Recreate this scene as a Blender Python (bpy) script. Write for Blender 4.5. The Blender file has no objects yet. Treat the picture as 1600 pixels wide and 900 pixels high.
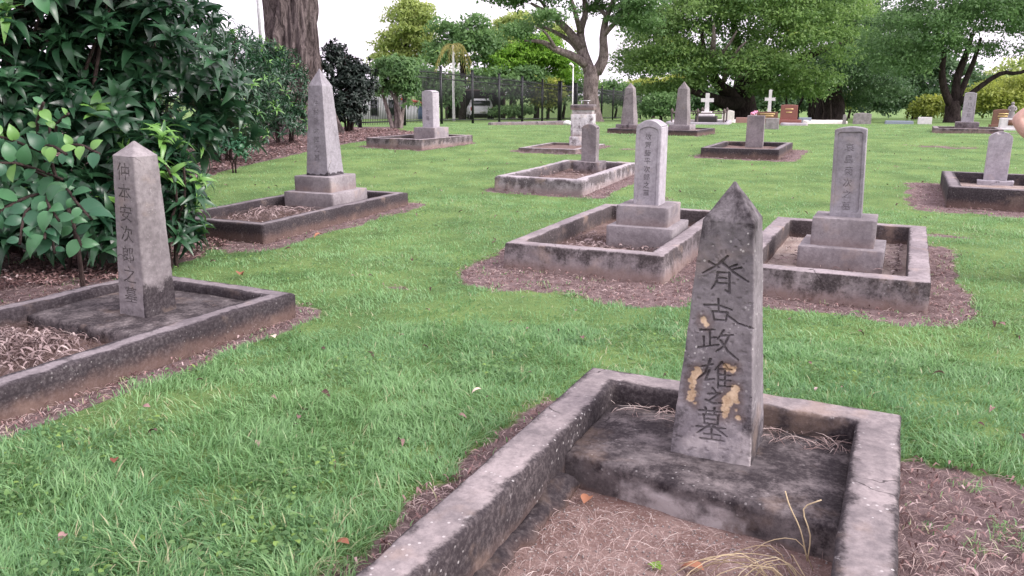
import bpy, bmesh, math, random
import numpy as np
from mathutils import Vector, Matrix, Euler

# ------------------------------------------------------------------ camera, sky, sun, exposure
scene = bpy.context.scene
cam_d = bpy.data.cameras.new('camera'); cam = bpy.data.objects.new('camera', cam_d)
scene.collection.objects.link(cam); scene.camera = cam
cam.location = (0, 0, 1.5)
cam.rotation_euler = (math.radians(90 - 14.07), 0, 0)
cam_d.sensor_width = 36; cam_d.lens = 28.01; cam_d.clip_start = 0.05; cam_d.clip_end = 1000

SUN_AZ, SUN_EL = 112, 38           # clockwise from +Y, degrees
world = bpy.data.worlds.new('World'); scene.world = world; world.use_nodes = True
wn, wl = world.node_tree.nodes, world.node_tree.links
wn.clear()
sky = wn.new('ShaderNodeTexSky'); sky.sky_type = 'NISHITA'; sky.sun_disc = False
sky.sun_elevation = math.radians(SUN_EL); sky.sun_rotation = math.radians(SUN_AZ)
sky.air_density = 1.6; sky.dust_density = 6.0; sky.ozone_density = 1.0
hs = wn.new('ShaderNodeHueSaturation'); hs.inputs['Saturation'].default_value = 0.16
wmix = wn.new('ShaderNodeMix'); wmix.data_type = 'RGBA'; wmix.inputs[0].default_value = 0.6
wmix.inputs[7].default_value = (9.9, 8.9, 10.3, 1)       # even bright overcast veil
bg = wn.new('ShaderNodeBackground'); bg.inputs['Strength'].default_value = 0.105
wo = wn.new('ShaderNodeOutputWorld')
wl.new(sky.outputs[0], hs.inputs['Color']); wl.new(hs.outputs[0], wmix.inputs[6])
wl.new(wmix.outputs[2], bg.inputs['Color']); wl.new(bg.outputs[0], wo.inputs['Surface'])

sun_d = bpy.data.lights.new('sun', 'SUN'); sun = bpy.data.objects.new('sun', sun_d)
scene.collection.objects.link(sun)
sun_d.energy = 1.3; sun_d.angle = math.radians(22); sun_d.color = (1.0, 0.92, 0.90)
az, el = math.radians(SUN_AZ), math.radians(SUN_EL)
sd = Vector((math.sin(az) * math.cos(el), math.cos(az) * math.cos(el), math.sin(el)))
sun.rotation_euler = (-sd).to_track_quat('-Z', 'Y').to_euler()
sun.location = (12, -6, 20)

vs = scene.view_settings
vs.view_transform = 'Standard'; vs.look = 'None'; vs.gamma = 1.0; vs.exposure = 1.3
vs.use_curve_mapping = False
scene.cycles.use_denoising = True
scene.cycles.max_bounces = 6; scene.cycles.diffuse_bounces = 3; scene.cycles.glossy_bounces = 2
scene.cycles.transmission_bounces = 4; scene.cycles.transparent_max_bounces = 8

# ------------------------------------------------------------------ helpers
COL = scene.collection
rng = np.random.default_rng(7)
random.seed(7)
PI = math.pi


def hash3(ix, iy, iz):
    h = (ix.astype(np.int64) * 374761393 + iy.astype(np.int64) * 668265263 + iz.astype(np.int64) * 1440662683) & 0xFFFFFFFF
    h = ((h ^ (h >> 13)) * 1274126177) & 0xFFFFFFFF
    h = h ^ (h >> 16)
    return (h & 0xFFFF) / 65535.0


def vnoise(x, y, z=0.0):
    x, y, z = np.broadcast_arrays(np.asarray(x, float), np.asarray(y, float), np.asarray(z, float))
    ix, iy, iz = np.floor(x), np.floor(y), np.floor(z)
    fx, fy, fz = x - ix, y - iy, z - iz
    fx, fy, fz = fx * fx * (3 - 2 * fx), fy * fy * (3 - 2 * fy), fz * fz * (3 - 2 * fz)
    r = 0
    for a in (0, 1):
        for b in (0, 1):
            for c in (0, 1):
                w = (fx if a else 1 - fx) * (fy if b else 1 - fy) * (fz if c else 1 - fz)
                r = r + w * hash3(ix + a, iy + b, iz + c)
    return r


def fbm(x, y, z=0.0, o=3):
    r, a, t = 0, 0.5, 0
    for k in range(o):
        r = r + a * vnoise(np.asarray(x) * 2 ** k + 17 * k, np.asarray(y) * 2 ** k + 5 * k, np.asarray(z) * 2 ** k + 9 * k)
        t += a; a *= 0.5
    return r / t


def sstep(a, b, x):
    t = np.clip((x - a) / (b - a), 0, 1)
    return t * t * (3 - 2 * t)


def ter(x, y):
    y = np.asarray(y, float); x = np.asarray(x, float)
    t = np.clip((y - 6) / 18, 0, 1)
    z = .28 * t * t * (3 - 2 * t) - .031 * 2 * np.log1p(np.exp((np.minimum(y, 110) - 27) / 2))
    return z + .05 * (fbm(x * .35, y * .35, 3.3, 2) - .5) * np.clip((y - 5) / 8, .25, 1)


def tz(x, y):
    return float(ter(x, y))


def np_mesh(name, V, F, mat, parent=None, attrs=None, smooth=False, loc=None, rot=None):
    """V (n,3); F: list of (m,k) integer arrays; one mesh object."""
    me = bpy.data.meshes.new(name)
    V = np.asarray(V, np.float32)
    Fs = F if isinstance(F, (list, tuple)) else [F]
    Fs = [np.asarray(f, np.int32) for f in Fs if len(f)]
    me.vertices.add(len(V)); me.vertices.foreach_set('co', V.ravel())
    tot = np.concatenate([np.full(len(f), f.shape[1], np.int32) for f in Fs])
    idx = np.concatenate([f.ravel() for f in Fs])
    st = np.concatenate([[0], np.cumsum(tot)[:-1]]).astype(np.int32)
    me.loops.add(len(idx)); me.loops.foreach_set('vertex_index', idx)
    me.polygons.add(len(tot)); me.polygons.foreach_set('loop_start', st)
    me.polygons.foreach_set('loop_total', tot)
    if smooth:
        me.polygons.foreach_set('use_smooth', np.ones(len(tot), bool))
    for k, a in (attrs or {}).items():
        at = me.attributes.new(k, 'FLOAT', 'POINT'); at.data.foreach_set('value', np.asarray(a, np.float32))
    me.update(calc_edges=True); me.validate()
    if mat:
        for m in (mat if isinstance(mat, (list, tuple)) else [mat]):
            me.materials.append(m)
    o = bpy.data.objects.new(name, me); COL.objects.link(o)
    if parent is not None: o.parent = parent
    if loc is not None: o.location = loc
    if rot is not None: o.rotation_euler = rot
    return o


def tag(o, label=None, cat=None, group=None, kind=None):
    if label: o['label'] = label
    if cat: o['category'] = cat
    if group: o['group'] = group
    if kind: o['kind'] = kind
    return o


def thing(name, label, cat, loc=(0, 0, 0), rz=0, group=None, tilt=(0, 0)):
    o = bpy.data.objects.new(name, None); COL.objects.link(o)
    o.empty_display_size = .2
    o.location = loc; o.rotation_euler = (tilt[0], tilt[1], rz)
    return tag(o, label, cat, group)


def merge(parts):
    """parts: list of (V,[F...]) -> V, [F by size]"""
    Vs, Fd, n = [], {}, 0
    for V, Fs in parts:
        V = np.asarray(V)
        for f in (Fs if isinstance(Fs, (list, tuple)) else [Fs]):
            f = np.asarray(f)
            if len(f): Fd.setdefault(f.shape[1], []).append(f + n)
        Vs.append(V); n += len(V)
    return np.concatenate(Vs), [np.concatenate(v) for v in Fd.values()]


def boxv(cx, cy, cz, sx, sy, sz):
    V = np.array([[x, y, z] for z in (-1, 1) for y in (-1, 1) for x in (-1, 1)], float) * [sx / 2, sy / 2, sz / 2] + [cx, cy, cz]
    return V, np.array([[0, 2, 3, 1], [4, 5, 7, 6], [0, 1, 5, 4], [2, 6, 7, 3], [0, 4, 6, 2], [1, 3, 7, 5]])


def tube(pts, rad, seg=8, bump=0.0, ell=None, cap=True):
    pts = np.asarray(pts, float); n = len(pts); rad = np.broadcast_to(np.asarray(rad, float), (n,))
    T = np.gradient(pts, axis=0); T /= np.linalg.norm(T, axis=1)[:, None] + 1e-9
    ref = np.array([0.31, 0.2, .93]) if abs(T[0][2]) < .9 else np.array([1., 0, 0])
    V = []
    a = np.linspace(0, 2 * PI, seg, endpoint=False)
    for i in range(n):
        u = ref - T[i] * (ref @ T[i]); u /= np.linalg.norm(u); ref = u
        v = np.cross(T[i], u)
        V.append(pts[i] + rad[i] * (np.cos(a)[:, None] * u + np.sin(a)[:, None] * v))
    V = np.concatenate(V)
    if bump:
        c = np.repeat(pts, seg, 0)
        k = 1 + bump * (fbm(V[:, 0] * 3 / max(rad.max(), .05) * .4, V[:, 1] * 3 / max(rad.max(), .05) * .4, V[:, 2] * 1.0, 3) - .5) * 2
        V = c + (V - c) * k[:, None]
    i = np.arange(n - 1)[:, None] * seg; j = np.arange(seg)[None, :]; j2 = (j + 1) % seg
    F = np.stack([i + j, i + j2, i + seg + j2, i + seg + j], -1).reshape(-1, 4)
    Fs = [F]
    if cap:
        Fs.append(np.array([list(range((n - 1) * seg, n * seg))]))
        Fs.append(np.array([list(range(seg))[::-1]]))
    return V, Fs


def smooth_path(pts, n):
    """Catmull-Rom resample of (x,y,z,r) rows."""
    P = np.asarray(pts, float); P = np.vstack([2 * P[0] - P[1], P, 2 * P[-1] - P[-2]])
    out = []
    m = len(P) - 3
    for t in np.linspace(0, m - 1e-6, n):
        i = int(t); f = t - i
        a, b, c, d = P[i:i + 4]
        out.append(.5 * (2 * b + (c - a) * f + (2 * a - 5 * b + 4 * c - d) * f * f + (3 * b - a - 3 * c + d) * f ** 3))
    return np.array(out)


# ------------------------------------------------------------------ materials
class MB:
    def __init__(self, name):
        self.m = bpy.data.materials.new(name); self.m.use_nodes = True
        self.t = self.m.node_tree; self.t.nodes.clear()
        self.out = self.t.nodes.new('ShaderNodeOutputMaterial')

    def n(self, typ, ins=None, **kw):
        d = self.t.nodes.new('ShaderNode' + typ)
        for k, v in kw.items(): setattr(d, k, v)
        for k, v in (ins or {}).items():
            s = d.inputs[k]
            if isinstance(v, bpy.types.NodeSocket): self.t.links.new(v, s)
            else: s.default_value = v
        return d

    def math(self, op, a, b=None, clamp=False):
        d = self.t.nodes.new('ShaderNodeMath'); d.operation = op; d.use_clamp = clamp
        for i, v in enumerate((a, b)):
            if v is None: continue
            if isinstance(v, bpy.types.NodeSocket): self.t.links.new(v, d.inputs[i])
            else: d.inputs[i].default_value = v
        return d.outputs[0]

    def ramp(self, fac, lo, hi):
        d = self.t.nodes.new('ShaderNodeMapRange'); d.interpolation_type = 'SMOOTHSTEP'
        self.t.links.new(fac, d.inputs[0]); d.inputs[1].default_value = lo; d.inputs[2].default_value = hi
        return d.outputs[0]

    def mix(self, fac, a, b):
        d = self.t.nodes.new('ShaderNodeMix'); d.data_type = 'RGBA'
        for i, v in ((0, fac), (6, a), (7, b)):
            if isinstance(v, bpy.types.NodeSocket): self.t.links.new(v, d.inputs[i])
            else: d.inputs[i].default_value = v if i == 0 else (*v, 1) if len(v) == 3 else v
        return d.outputs[2]

    def coords(self):
        tc = self.n('TexCoord'); oi = self.n('ObjectInfo')
        off = self.n('VectorMath', operation='SCALE'); off.inputs[0].default_value = (13.1, 7.7, 5.3)
        self.t.links.new(oi.outputs['Random'], off.inputs['Scale'])
        ad = self.n('VectorMath', {0: tc.outputs['Object'], 1: off.outputs[0]}, operation='ADD')
        return ad.outputs[0], tc.outputs['Object']

    def noise(self, vec, scale, detail=5, rough=.6):
        return self.n('TexNoise', {'Vector': vec, 'Scale': scale, 'Detail': detail, 'Roughness': rough}).outputs[0]

    def attr(self, name):
        return self.n('Attribute', attribute_name=name).outputs['Fac']

    def done(self, bsdf):
        self.t.links.new(bsdf, self.out.inputs['Surface']); return self.m


def concrete(name, lo, hi, mould=.5, soil=.7, lichen=.35, dark=(.026, .022, .023), patch=False, sidebias=.3, soilh=.11, carve=.5):
    lo = (lo[0] * .94, lo[1] * .985, lo[2] * 1.0); hi = (hi[0] * .94, hi[1] * .985, hi[2] * 1.0)
    b = MB(name); v, raw = b.coords()
    n1 = b.noise(v, 2.2, 6, .65); n2 = b.noise(v, 7.5, 8, .7); n3 = b.noise(v, 60, 4, .7); n4 = b.noise(v, 24, 6, .7)
    stretch = b.n('Mapping', {'Vector': v, 'Scale': (6, 6, .9)}).outputs[0]
    ns = b.noise(stretch, 1.6, 5, .6)                       # vertical runs
    col = b.mix(b.ramp(b.math('ADD', b.math('MULTIPLY', n1, .6), b.math('MULTIPLY', n4, .4)), .34, .66), lo, hi)
    col = b.mix(b.math('MULTIPLY', b.ramp(n3, .45, .75), .35), col, tuple(.55 * c for c in lo))
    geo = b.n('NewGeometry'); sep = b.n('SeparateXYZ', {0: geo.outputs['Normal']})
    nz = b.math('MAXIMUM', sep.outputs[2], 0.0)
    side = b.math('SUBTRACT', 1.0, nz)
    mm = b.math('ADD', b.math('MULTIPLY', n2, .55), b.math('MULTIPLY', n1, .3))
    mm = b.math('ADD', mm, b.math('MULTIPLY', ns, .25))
    mm = b.math('ADD', mm, b.math('MULTIPLY', side, sidebias * .5))  # upright faces darker than level tops, by face normal
    mm = b.math('ADD', mm, b.math('MULTIPLY', b.attr('stain_tone'), .42))
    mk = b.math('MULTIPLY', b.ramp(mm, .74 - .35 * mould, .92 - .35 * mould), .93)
    # grain breaks up the mould and the darker sides
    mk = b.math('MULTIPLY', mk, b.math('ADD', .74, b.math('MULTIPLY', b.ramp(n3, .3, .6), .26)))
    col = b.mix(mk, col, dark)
    if lichen:
        vo = b.n('TexVoronoi', {'Vector': v, 'Scale': 34.0})
        spot = b.math('LESS_THAN', vo.outputs['Distance'], .16)
        spot = b.math('MULTIPLY', spot, b.ramp(b.noise(v, 5, 3), .5, .62))
        col = b.mix(b.math('MULTIPLY', spot, lichen), col, (.55, .53, .52))
        col = b.mix(b.math('MULTIPLY', b.ramp(b.noise(v, 11, 5, .75), .62, .72), lichen * .8), col, (.46, .43, .43))
    vc = b.n('TexVoronoi', {'Vector': b.n('VectorMath', {0: v, 1: b.n('VectorMath', {0: b.n('TexNoise', {'Vector': v, 'Scale': 5.0, 'Detail': 4.0}).outputs['Color'], 1: (.22, .22, .22)}, operation='MULTIPLY').outputs[0]}, operation='ADD').outputs[0], 'Scale': 1.9}, feature='DISTANCE_TO_EDGE')
    crack = b.math('MULTIPLY', b.math('LESS_THAN', vc.outputs['Distance'], .0055), b.ramp(b.noise(v, 1.1, 2), .56, .62))
    col = b.mix(b.math('MULTIPLY', crack, .75), col, dark)
    col = b.mix(b.math('MULTIPLY', b.ramp(b.noise(v, 3.4, 4, .6), .55, .72), .35), col, tuple(c * k for c, k in zip(hi, (1.12, .93, .72))))
    if soil:
        sz = b.n('SeparateXYZ', {0: raw})
        h = b.math('ADD', sz.outputs[2], b.math('MULTIPLY', b.math('SUBTRACT', n2, .5), .12))
        sm = b.math('MULTIPLY', b.math('SUBTRACT', 1.0, b.ramp(h, .0, soilh)), soil)
        sm = b.math('MULTIPLY', sm, b.math('ADD', .25, b.math('MULTIPLY', side, .75)))
        col = b.mix(sm, col, (.20, .125, .10))
    if patch:
        pa = b.attr('patch')
        pc = b.mix(b.ramp(n4, .35, .65), (.38, .26, .16), (.60, .46, .32))
        col = b.mix(pa, col, pc)
        ha = b.attr('halo')
        col = b.mix(b.math('MULTIPLY', b.math('MULTIPLY', ha, b.math('SUBTRACT', 1.0, pa)), .55), col, (.08, .045, .032))
        pl = b.attr('pale'); col = b.mix(b.math('MULTIPLY', pl, b.ramp(n2, .35, .6)), col, (.42, .38, .38))
    ca = b.attr('carve')
    col = b.mix(b.math('MULTIPLY', ca, carve), col, (.035, .03, .03))
    bump = b.n('Bump', {'Strength': .55, 'Distance': .006, 'Height': b.math('ADD', b.math('MULTIPLY', n3, .5), b.math('ADD', b.math('MULTIPLY', n4, .6), n2))})
    p = b.n('BsdfPrincipled', {'Base Color': col, 'Roughness': .92, 'Normal': bump.outputs[0], 'Specular IOR Level': .25})
    return b.done(p.outputs[0])


def leafmat(name, c1, c2, c3=None, rough=.45, trans=.3, spec=.4):
    b = MB(name); t = b.attr('tint')
    col = b.mix(b.ramp(t, 0.05, .8), c1, c2)
    if c3: col = b.mix(b.ramp(t, .86, .97), col, c3)
    p = b.n('BsdfPrincipled', {'Base Color': col, 'Roughness': rough, 'Specular IOR Level': spec})
    tr = b.n('BsdfTranslucent', {'Color': b.mix(.5, col, tuple(min(1, 1.6 * x) for x in c2))})
    m = b.n('MixShader', {0: trans, 1: p.outputs[0], 2: tr.outputs[0]})
    return b.done(m.outputs[0])


def plain(name, col, rough=.6, metal=0, var=.15, scale=12, spec=.4, bump=0.0):
    b = MB(name); v, raw = b.coords()
    n = b.noise(v, scale, 5, .65)
    c = b.mix(b.ramp(n, .3, .7), tuple(x * (1 - var) for x in col), tuple(min(1, x * (1 + var)) for x in col))
    ins = {'Base Color': c, 'Roughness': rough, 'Metallic': metal, 'Specular IOR Level': spec}
    if bump:
        ins['Normal'] = b.n('Bump', {'Strength': bump, 'Distance': .01, 'Height': n}).outputs[0]
    p = b.n('BsdfPrincipled', ins)
    return b.done(p.outputs[0])


def barkmat(name, lo, hi, zs=.25, sc=9.0, strength=1.0):
    b = MB(name); v, raw = b.coords()
    mp = b.n('Mapping', {'Vector': v, 'Scale': (1, 1, zs)}).outputs[0]
    mp2 = b.n('VectorMath', {0: mp, 1: b.n('VectorMath', {0: b.n('TexNoise', {'Vector': v, 'Scale': 1.3, 'Detail': 3.0}).outputs['Color'], 1: (.5, .5, .1)}, operation='MULTIPLY').outputs[0]}, operation='ADD').outputs[0]
    n = b.math('ADD', b.math('MULTIPLY', b.noise(mp2, sc, 8, .75), .65), b.math('MULTIPLY', b.noise(mp2, sc * 3.1, 6, .75), .35)); n2 = b.noise(v, 1.4, 4)
    c = b.mix(b.ramp(n, .40, .60), lo, hi)
    c = b.mix(b.math('MULTIPLY', b.ramp(n2, .5, .7), .4), c, tuple(.6 * x for x in lo))
    bp = b.n('Bump', {'Strength': strength, 'Distance': .05, 'Height': n})
    p = b.n('BsdfPrincipled', {'Base Color': c, 'Roughness': .95, 'Normal': bp.outputs[0], 'Specular IOR Level': .15})
    return b.done(p.outputs[0])


def groundmat(name):
    b = MB(name); tc = b.n('TexCoord'); v = tc.outputs['Object']
    bare = b.attr('bare'); bed = b.attr('bed')
    n1 = b.noise(v, 1.3, 5); n2 = b.noise(v, 9, 6, .7); n3 = b.noise(v, 70, 4, .7); n4 = b.noise(v, 28, 6, .75)
    g = b.mix(b.ramp(n1, .3, .7), (.085, .15, .05), (.17, .255, .085))
    g = b.mix(b.math('MULTIPLY', b.ramp(n4, .5, .7), .6), g, (.22, .30, .125))
    g = b.mix(b.math('MULTIPLY', b.ramp(n2, .6, .75), .5), g, (.26, .26, .16))
    s = b.mix(b.ramp(n2, .3, .7), (.11, .072, .074), (.235, .172, .172))
    s = b.mix(b.math('MULTIPLY', b.ramp(n3, .52, .72), .7), s, (.33, .25, .22))
    s = b.mix(b.math('MULTIPLY', b.ramp(n4, .56, .72), .7), s, (.05, .03, .027))
    f = b.ramp(b.math('ADD', bare, b.math('MULTIPLY', b.math('SUBTRACT', n4, .5), .7)), .35, .65)
    col = b.mix(f, g, s)
    bp = b.n('Bump', {'Strength': .8, 'Distance': .03, 'Height': b.math('ADD', n4, b.math('MULTIPLY', n3, .6))})
    p = b.n('BsdfPrincipled', {'Base Color': col, 'Roughness': .97, 'Normal': bp.outputs[0], 'Specular IOR Level': .1})
    return b.done(p.outputs[0])


def soilmat(name, lo, hi, peb):
    b = MB(name); v, raw = b.coords()
    n2 = b.noise(v, 6, 6, .7); n3 = b.noise(v, 90, 4, .7); n4 = b.noise(v, 30, 6, .75)
    s = b.mix(b.ramp(n2, .3, .7), lo, hi)
    s = b.mix(b.math('MULTIPLY', b.ramp(n3, .55, .68), peb), s, (.52, .46, .43))
    s = b.mix(b.math('MULTIPLY', b.ramp(n4, .56, .72), .6), s, tuple(.45 * x for x in lo))
    bp = b.n('Bump', {'Strength': .9, 'Distance': .015, 'Height': b.math('ADD', n4, b.math('MULTIPLY', n3, .7))})
    p = b.n('BsdfPrincipled', {'Base Color': s, 'Roughness': .97, 'Normal': bp.outputs[0], 'Specular IOR Level': .1})
    return b.done(p.outputs[0])


M = {}
DK = (.017, .0125, .0155)
M['conc_hero'] = concrete('hero concrete', (.140, .116, .119), (.330, .272, .266), .24, .35, .5, sidebias=.1, dark=DK)
M['conc_slab'] = concrete('slab concrete', (.080, .066, .068), (.225, .185, .182), .70, .40, .25, sidebias=.0, soilh=.04, dark=DK, patch=True)
M['stone_hero'] = concrete('hero obelisk stone', (.125, .106, .113), (.255, .22, .23), .34, .0, .6, patch=True, sidebias=.0, carve=.32, dark=DK)
M['conc_dark'] = concrete('dark mouldy concrete', (.125, .103, .110), (.270, .226, .232), .46, .45, .25, sidebias=.2, dark=DK)
M['conc_mid'] = concrete('weathered concrete', (.17, .138, .143), (.35, .29, .294), .06, .60, .3, sidebias=.1, dark=(.034, .027, .028))
M['conc_grey'] = concrete('grey stone', (.18, .158, .172), (.34, .305, .328), .24, .0, .25, sidebias=.05, carve=.45, dark=DK)
M['stone_tan'] = concrete('tan grey stone', (.140, .117, .121), (.285, .243, .248), .24, .0, .25, sidebias=.05, carve=.38, dark=DK)
M['conc_light'] = concrete('pale stone', (.28, .245, .265), (.48, .43, .46), .20, .0, .2, sidebias=.05, carve=.55, dark=DK)
M['conc_pale_kerb'] = concrete('pale rounded kerb concrete', (.24, .205, .215), (.46, .40, .41), .08, .4, .2, sidebias=.1, dark=(.05, .04, .043))
M['conc_step'] = concrete('pedestal concrete', (.17, .143, .150), (.325, .28, .287), .20, .35, .15, sidebias=.12, dark=DK)
M['conc_white'] = concrete('peeling white render', (.48, .44, .45), (.72, .67, .68), .60, .4, .0, dark=(.05, .034, .034), sidebias=.1)
M['cement'] = concrete('pale cement patch', (.22, .182, .175), (.38, .33, .32), .26, .0, .1, sidebias=.0, dark=(.05, .04, .04))
M['white'] = plain('white painted stone', (.62, .59, .60), .7, var=.12)
M['cream'] = plain('cream marble', (.70, .66, .62), .6, var=.1)
M['pinkstone'] = plain('pink granite', (.34, .19, .17), .55, var=.2, scale=60)
M['redgranite'] = plain('red granite', (.23, .085, .07), .35, var=.25, scale=80)
M['brownstone'] = plain('brown stone', (.17, .085, .06), .5, var=.25, scale=40)
M['bluegrey'] = plain('blue grey granite', (.22, .25, .31), .4, var=.2, scale=60)
M['blackgranite'] = plain('dark granite', (.035, .03, .033), .35, var=.3, scale=60)
M['greystone'] = plain('grey stone plain', (.26, .235, .24), .9, var=.25, scale=9, bump=.3)
M['iron'] = plain('rusty iron rail', (.10, .075, .075), .8, var=.4, scale=30)
M['steel'] = plain('galvanised steel', (.45, .45, .47), .45, .6, var=.15)
M['gold'] = plain('gilt lettering', (.62, .45, .20), .4, .2)
M['fence'] = plain('black powder coat', (.012, .013, .016), .4, var=.2)
M['pole'] = plain('white pole paint', (.72, .70, .70), .5, var=.1)
M['ground'] = groundmat('lawn ground')
M['soil_a'] = soilmat('gravelly grave soil', (.15, .09, .08), (.29, .205, .185), .75)
M['soil_b'] = soilmat('brown grave soil', (.11, .07, .062), (.21, .15, .135), .4)
M['soil_pale'] = soilmat('sandy grave soil', (.24, .18, .16), (.40, .33, .30), .6)
M['grass'] = leafmat('grass blade', (.062, .175, .068), (.228, .390, .165), (.45, .41, .26), .42, .38, .45)
M['straw'] = leafmat('dead straw', (.20, .135, .125), (.44, .345, .32), (.62, .54, .50), .8, .15, .2)
M['hay'] = leafmat('yellow dry stalk', (.26, .19, .12), (.52, .42, .27), (.62, .53, .38), .75, .15, .25)
M['chips'] = leafmat('bark mulch chips', (.075, .040, .038), (.27, .17, .16), (.44, .34, .33), .85, .03, .2)
M['litter'] = leafmat('dry leaf litter', (.09, .062, .06), (.27, .205, .20), (.46, .38, .36), .8, .1, .2)
M['leaf_bush'] = leafmat('glossy bush leaf', (.008, .032, .016), (.034, .098, .042), (.13, .28, .055), .34, .22, .5)
M['leaf_broad'] = leafmat('broad sapling leaf', (.030, .105, .055), (.075, .20, .085), (.16, .32, .08), .38, .3, .45)
M['leaf_dark'] = leafmat('dark shrub leaf', (.008, .015, .012), (.025, .040, .030), None, .5, .1, .35)
M['leaf_mid'] = leafmat('tree leaf', (.060, .128, .048), (.155, .270, .098), (.23, .35, .085), .5, .4, .3)
M['leaf_rain'] = leafmat('rain tree leaf', (.070, .150, .048), (.205, .325, .095), (.32, .37, .08), .5, .42, .35)
M['leaf_deep'] = leafmat('deep green leaf', (.032, .075, .036), (.105, .185, .080), (.15, .24, .07), .5, .38, .3)
M['leaf_yel'] = leafmat('yellow green leaf', (.12, .17, .035), (.32, .37, .075), (.48, .44, .10), .5, .4, .3)
M['leaf_lime'] = leafmat('bright green leaf', (.075, .18, .02), (.20, .37, .045), None, .5, .4, .3)
M['leaf_gold'] = leafmat('golden tree leaf', (.14, .21, .06), (.36, .43, .14), (.46, .47, .15), .5, .45, .3)
M['frond'] = leafmat('yellowed palm frond', (.18, .20, .05), (.42, .36, .13), None, .6, .3, .3)
M['bark'] = barkmat('grey brown bark', (.085, .066, .063), (.27, .22, .215))
M['bark_dark'] = barkmat('dark bark', (.016, .011, .011), (.055, .042, .040))
M['bark_fig'] = barkmat('fig root bark', (.028, .021, .021), (.165, .132, .130), .16, 9.0, 1.0)
M['stem'] = barkmat('bush stem', (.022, .015, .014), (.075, .052, .048))

# ------------------------------------------------------------------ grave plan (world metres)
# key: centre x, y, rotation, width, length, kerb height, bare margins (left, right, foot, head)
GR = {
    'A': (.50, 2.303, -25.8, 1.33, 2.20, .22, (.30, .52, .2, .07)),
    'B': (-2.647, 4.497, -27.0, 1.44, 2.36, .16, (1.2, .20, .5, .24)),
    'C': (-2.525, 9.291, -23.5, 1.37, 2.77, .17, (.15, .26, .5, .16)),
    'D': (-2.11, 18.72, -30, 1.54, 2.03, .20, (.3, .12, .2, .1)),
    'E': (1.13, 7.64, -25.1, 1.38, 2.65, .21, (.34, .55, .74, .14)),
    'F': (2.812, 6.746, -26.1, 1.38, 2.57, .21, (.55, .28, .34, .16)),
    'G': (.952, 12.579, -23.8, 1.33, 2.95, .20, (.16, .30, .14, .12)),
    'H': (1.13, 17.80, -25.0, 1.30, 1.90, .07, (.2, .2, .15, .1)),
    'I': (4.924, 16.785, -25.2, 1.49, 2.29, .17, (.15, .38, .26, .12)),
    'J': (6.62, 10.74, -25.6, 1.42, 2.23, .24, (.45, .3, .55, .15)),
    'K': (4.253, 23.10, -30.0, 2.61, 1.68, .12, (.06, .06, .06, .06)),
    'O': (13.3, 23.75, -25.8, 1.75, 1.5, .12, (.06, .06, .06, .06)),
}
BED = np.array([(-3.9, 6.1), (-3.12, 6.29), (-2.88, 6.86), (-2.84, 7.6), (-2.95, 8.0), (-3.6, 8.25), (-4.0, 9.2), (-4.7, 11), (-4.9, 12.1),
                (-5.0, 13.8), (-4.69, 15.9), (-4.11, 18.5), (-3.3, 20.7), (-2.4, 21.3), (-2.5, 22.6), (-3.3, 24.4), (-3.9, 26.5), (-4.2, 28),
                (-14, 29), (-14, 2), (-5.2, 2.6)], float)
SPOTS = [(3.45, 8.45, .45, .22), (2.05, 9.15, .5, .2), (9.7, 18.3, .9, .28), (1.95, 10.8, .4, .15), (-.9, 6.0, .18, .08), (4.5, 8.2, .3, .12), (2.6, 17.6, .35, .15)]


def grave_local(k, x, y):
    cx, cy, r = GR[k][0], GR[k][1], math.radians(GR[k][2])
    dx, dy = x - cx, y - cy
    return dx * math.cos(r) + dy * math.sin(r), -dx * math.sin(r) + dy * math.cos(r)


def gw(k, lx, ly, z=0.0):
    cx, cy, r = GR[k][0], GR[k][1], math.radians(GR[k][2])
    return (cx + lx * math.cos(r) - ly * math.sin(r), cy + lx * math.sin(r) + ly * math.cos(r), z + gz(k))


def gz(k):
    return tz(GR[k][0], GR[k][1])


def inside_kerb(x, y, pad=0.0):
    m = np.zeros(np.shape(x), bool)
    for k, g in GR.items():
        lx, ly = grave_local(k, x, y)
        m |= (np.abs(lx) < g[3] / 2 + pad) & (np.abs(ly) < g[4] / 2 + pad)
    return m


def poly_sdf(P, x, y):
    d = np.full(np.shape(x), 1e9); ins = np.zeros(np.shape(x), bool)
    for i in range(len(P)):
        a, b = P[i], P[(i + 1) % len(P)]
        e = b - a; wx, wy = x - a[0], y - a[1]
        t = np.clip((wx * e[0] + wy * e[1]) / (e @ e), 0, 1)
        d = np.minimum(d, (wx - e[0] * t) ** 2 + (wy - e[1] * t) ** 2)
        c = ((a[1] > y) != (b[1] > y)) & (x < (b[0] - a[0]) * (y - a[1]) / (b[1] - a[1] + 1e-12) + a[0])
        ins ^= c
    d = np.sqrt(d)
    return np.where(ins, -d, d)


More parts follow.
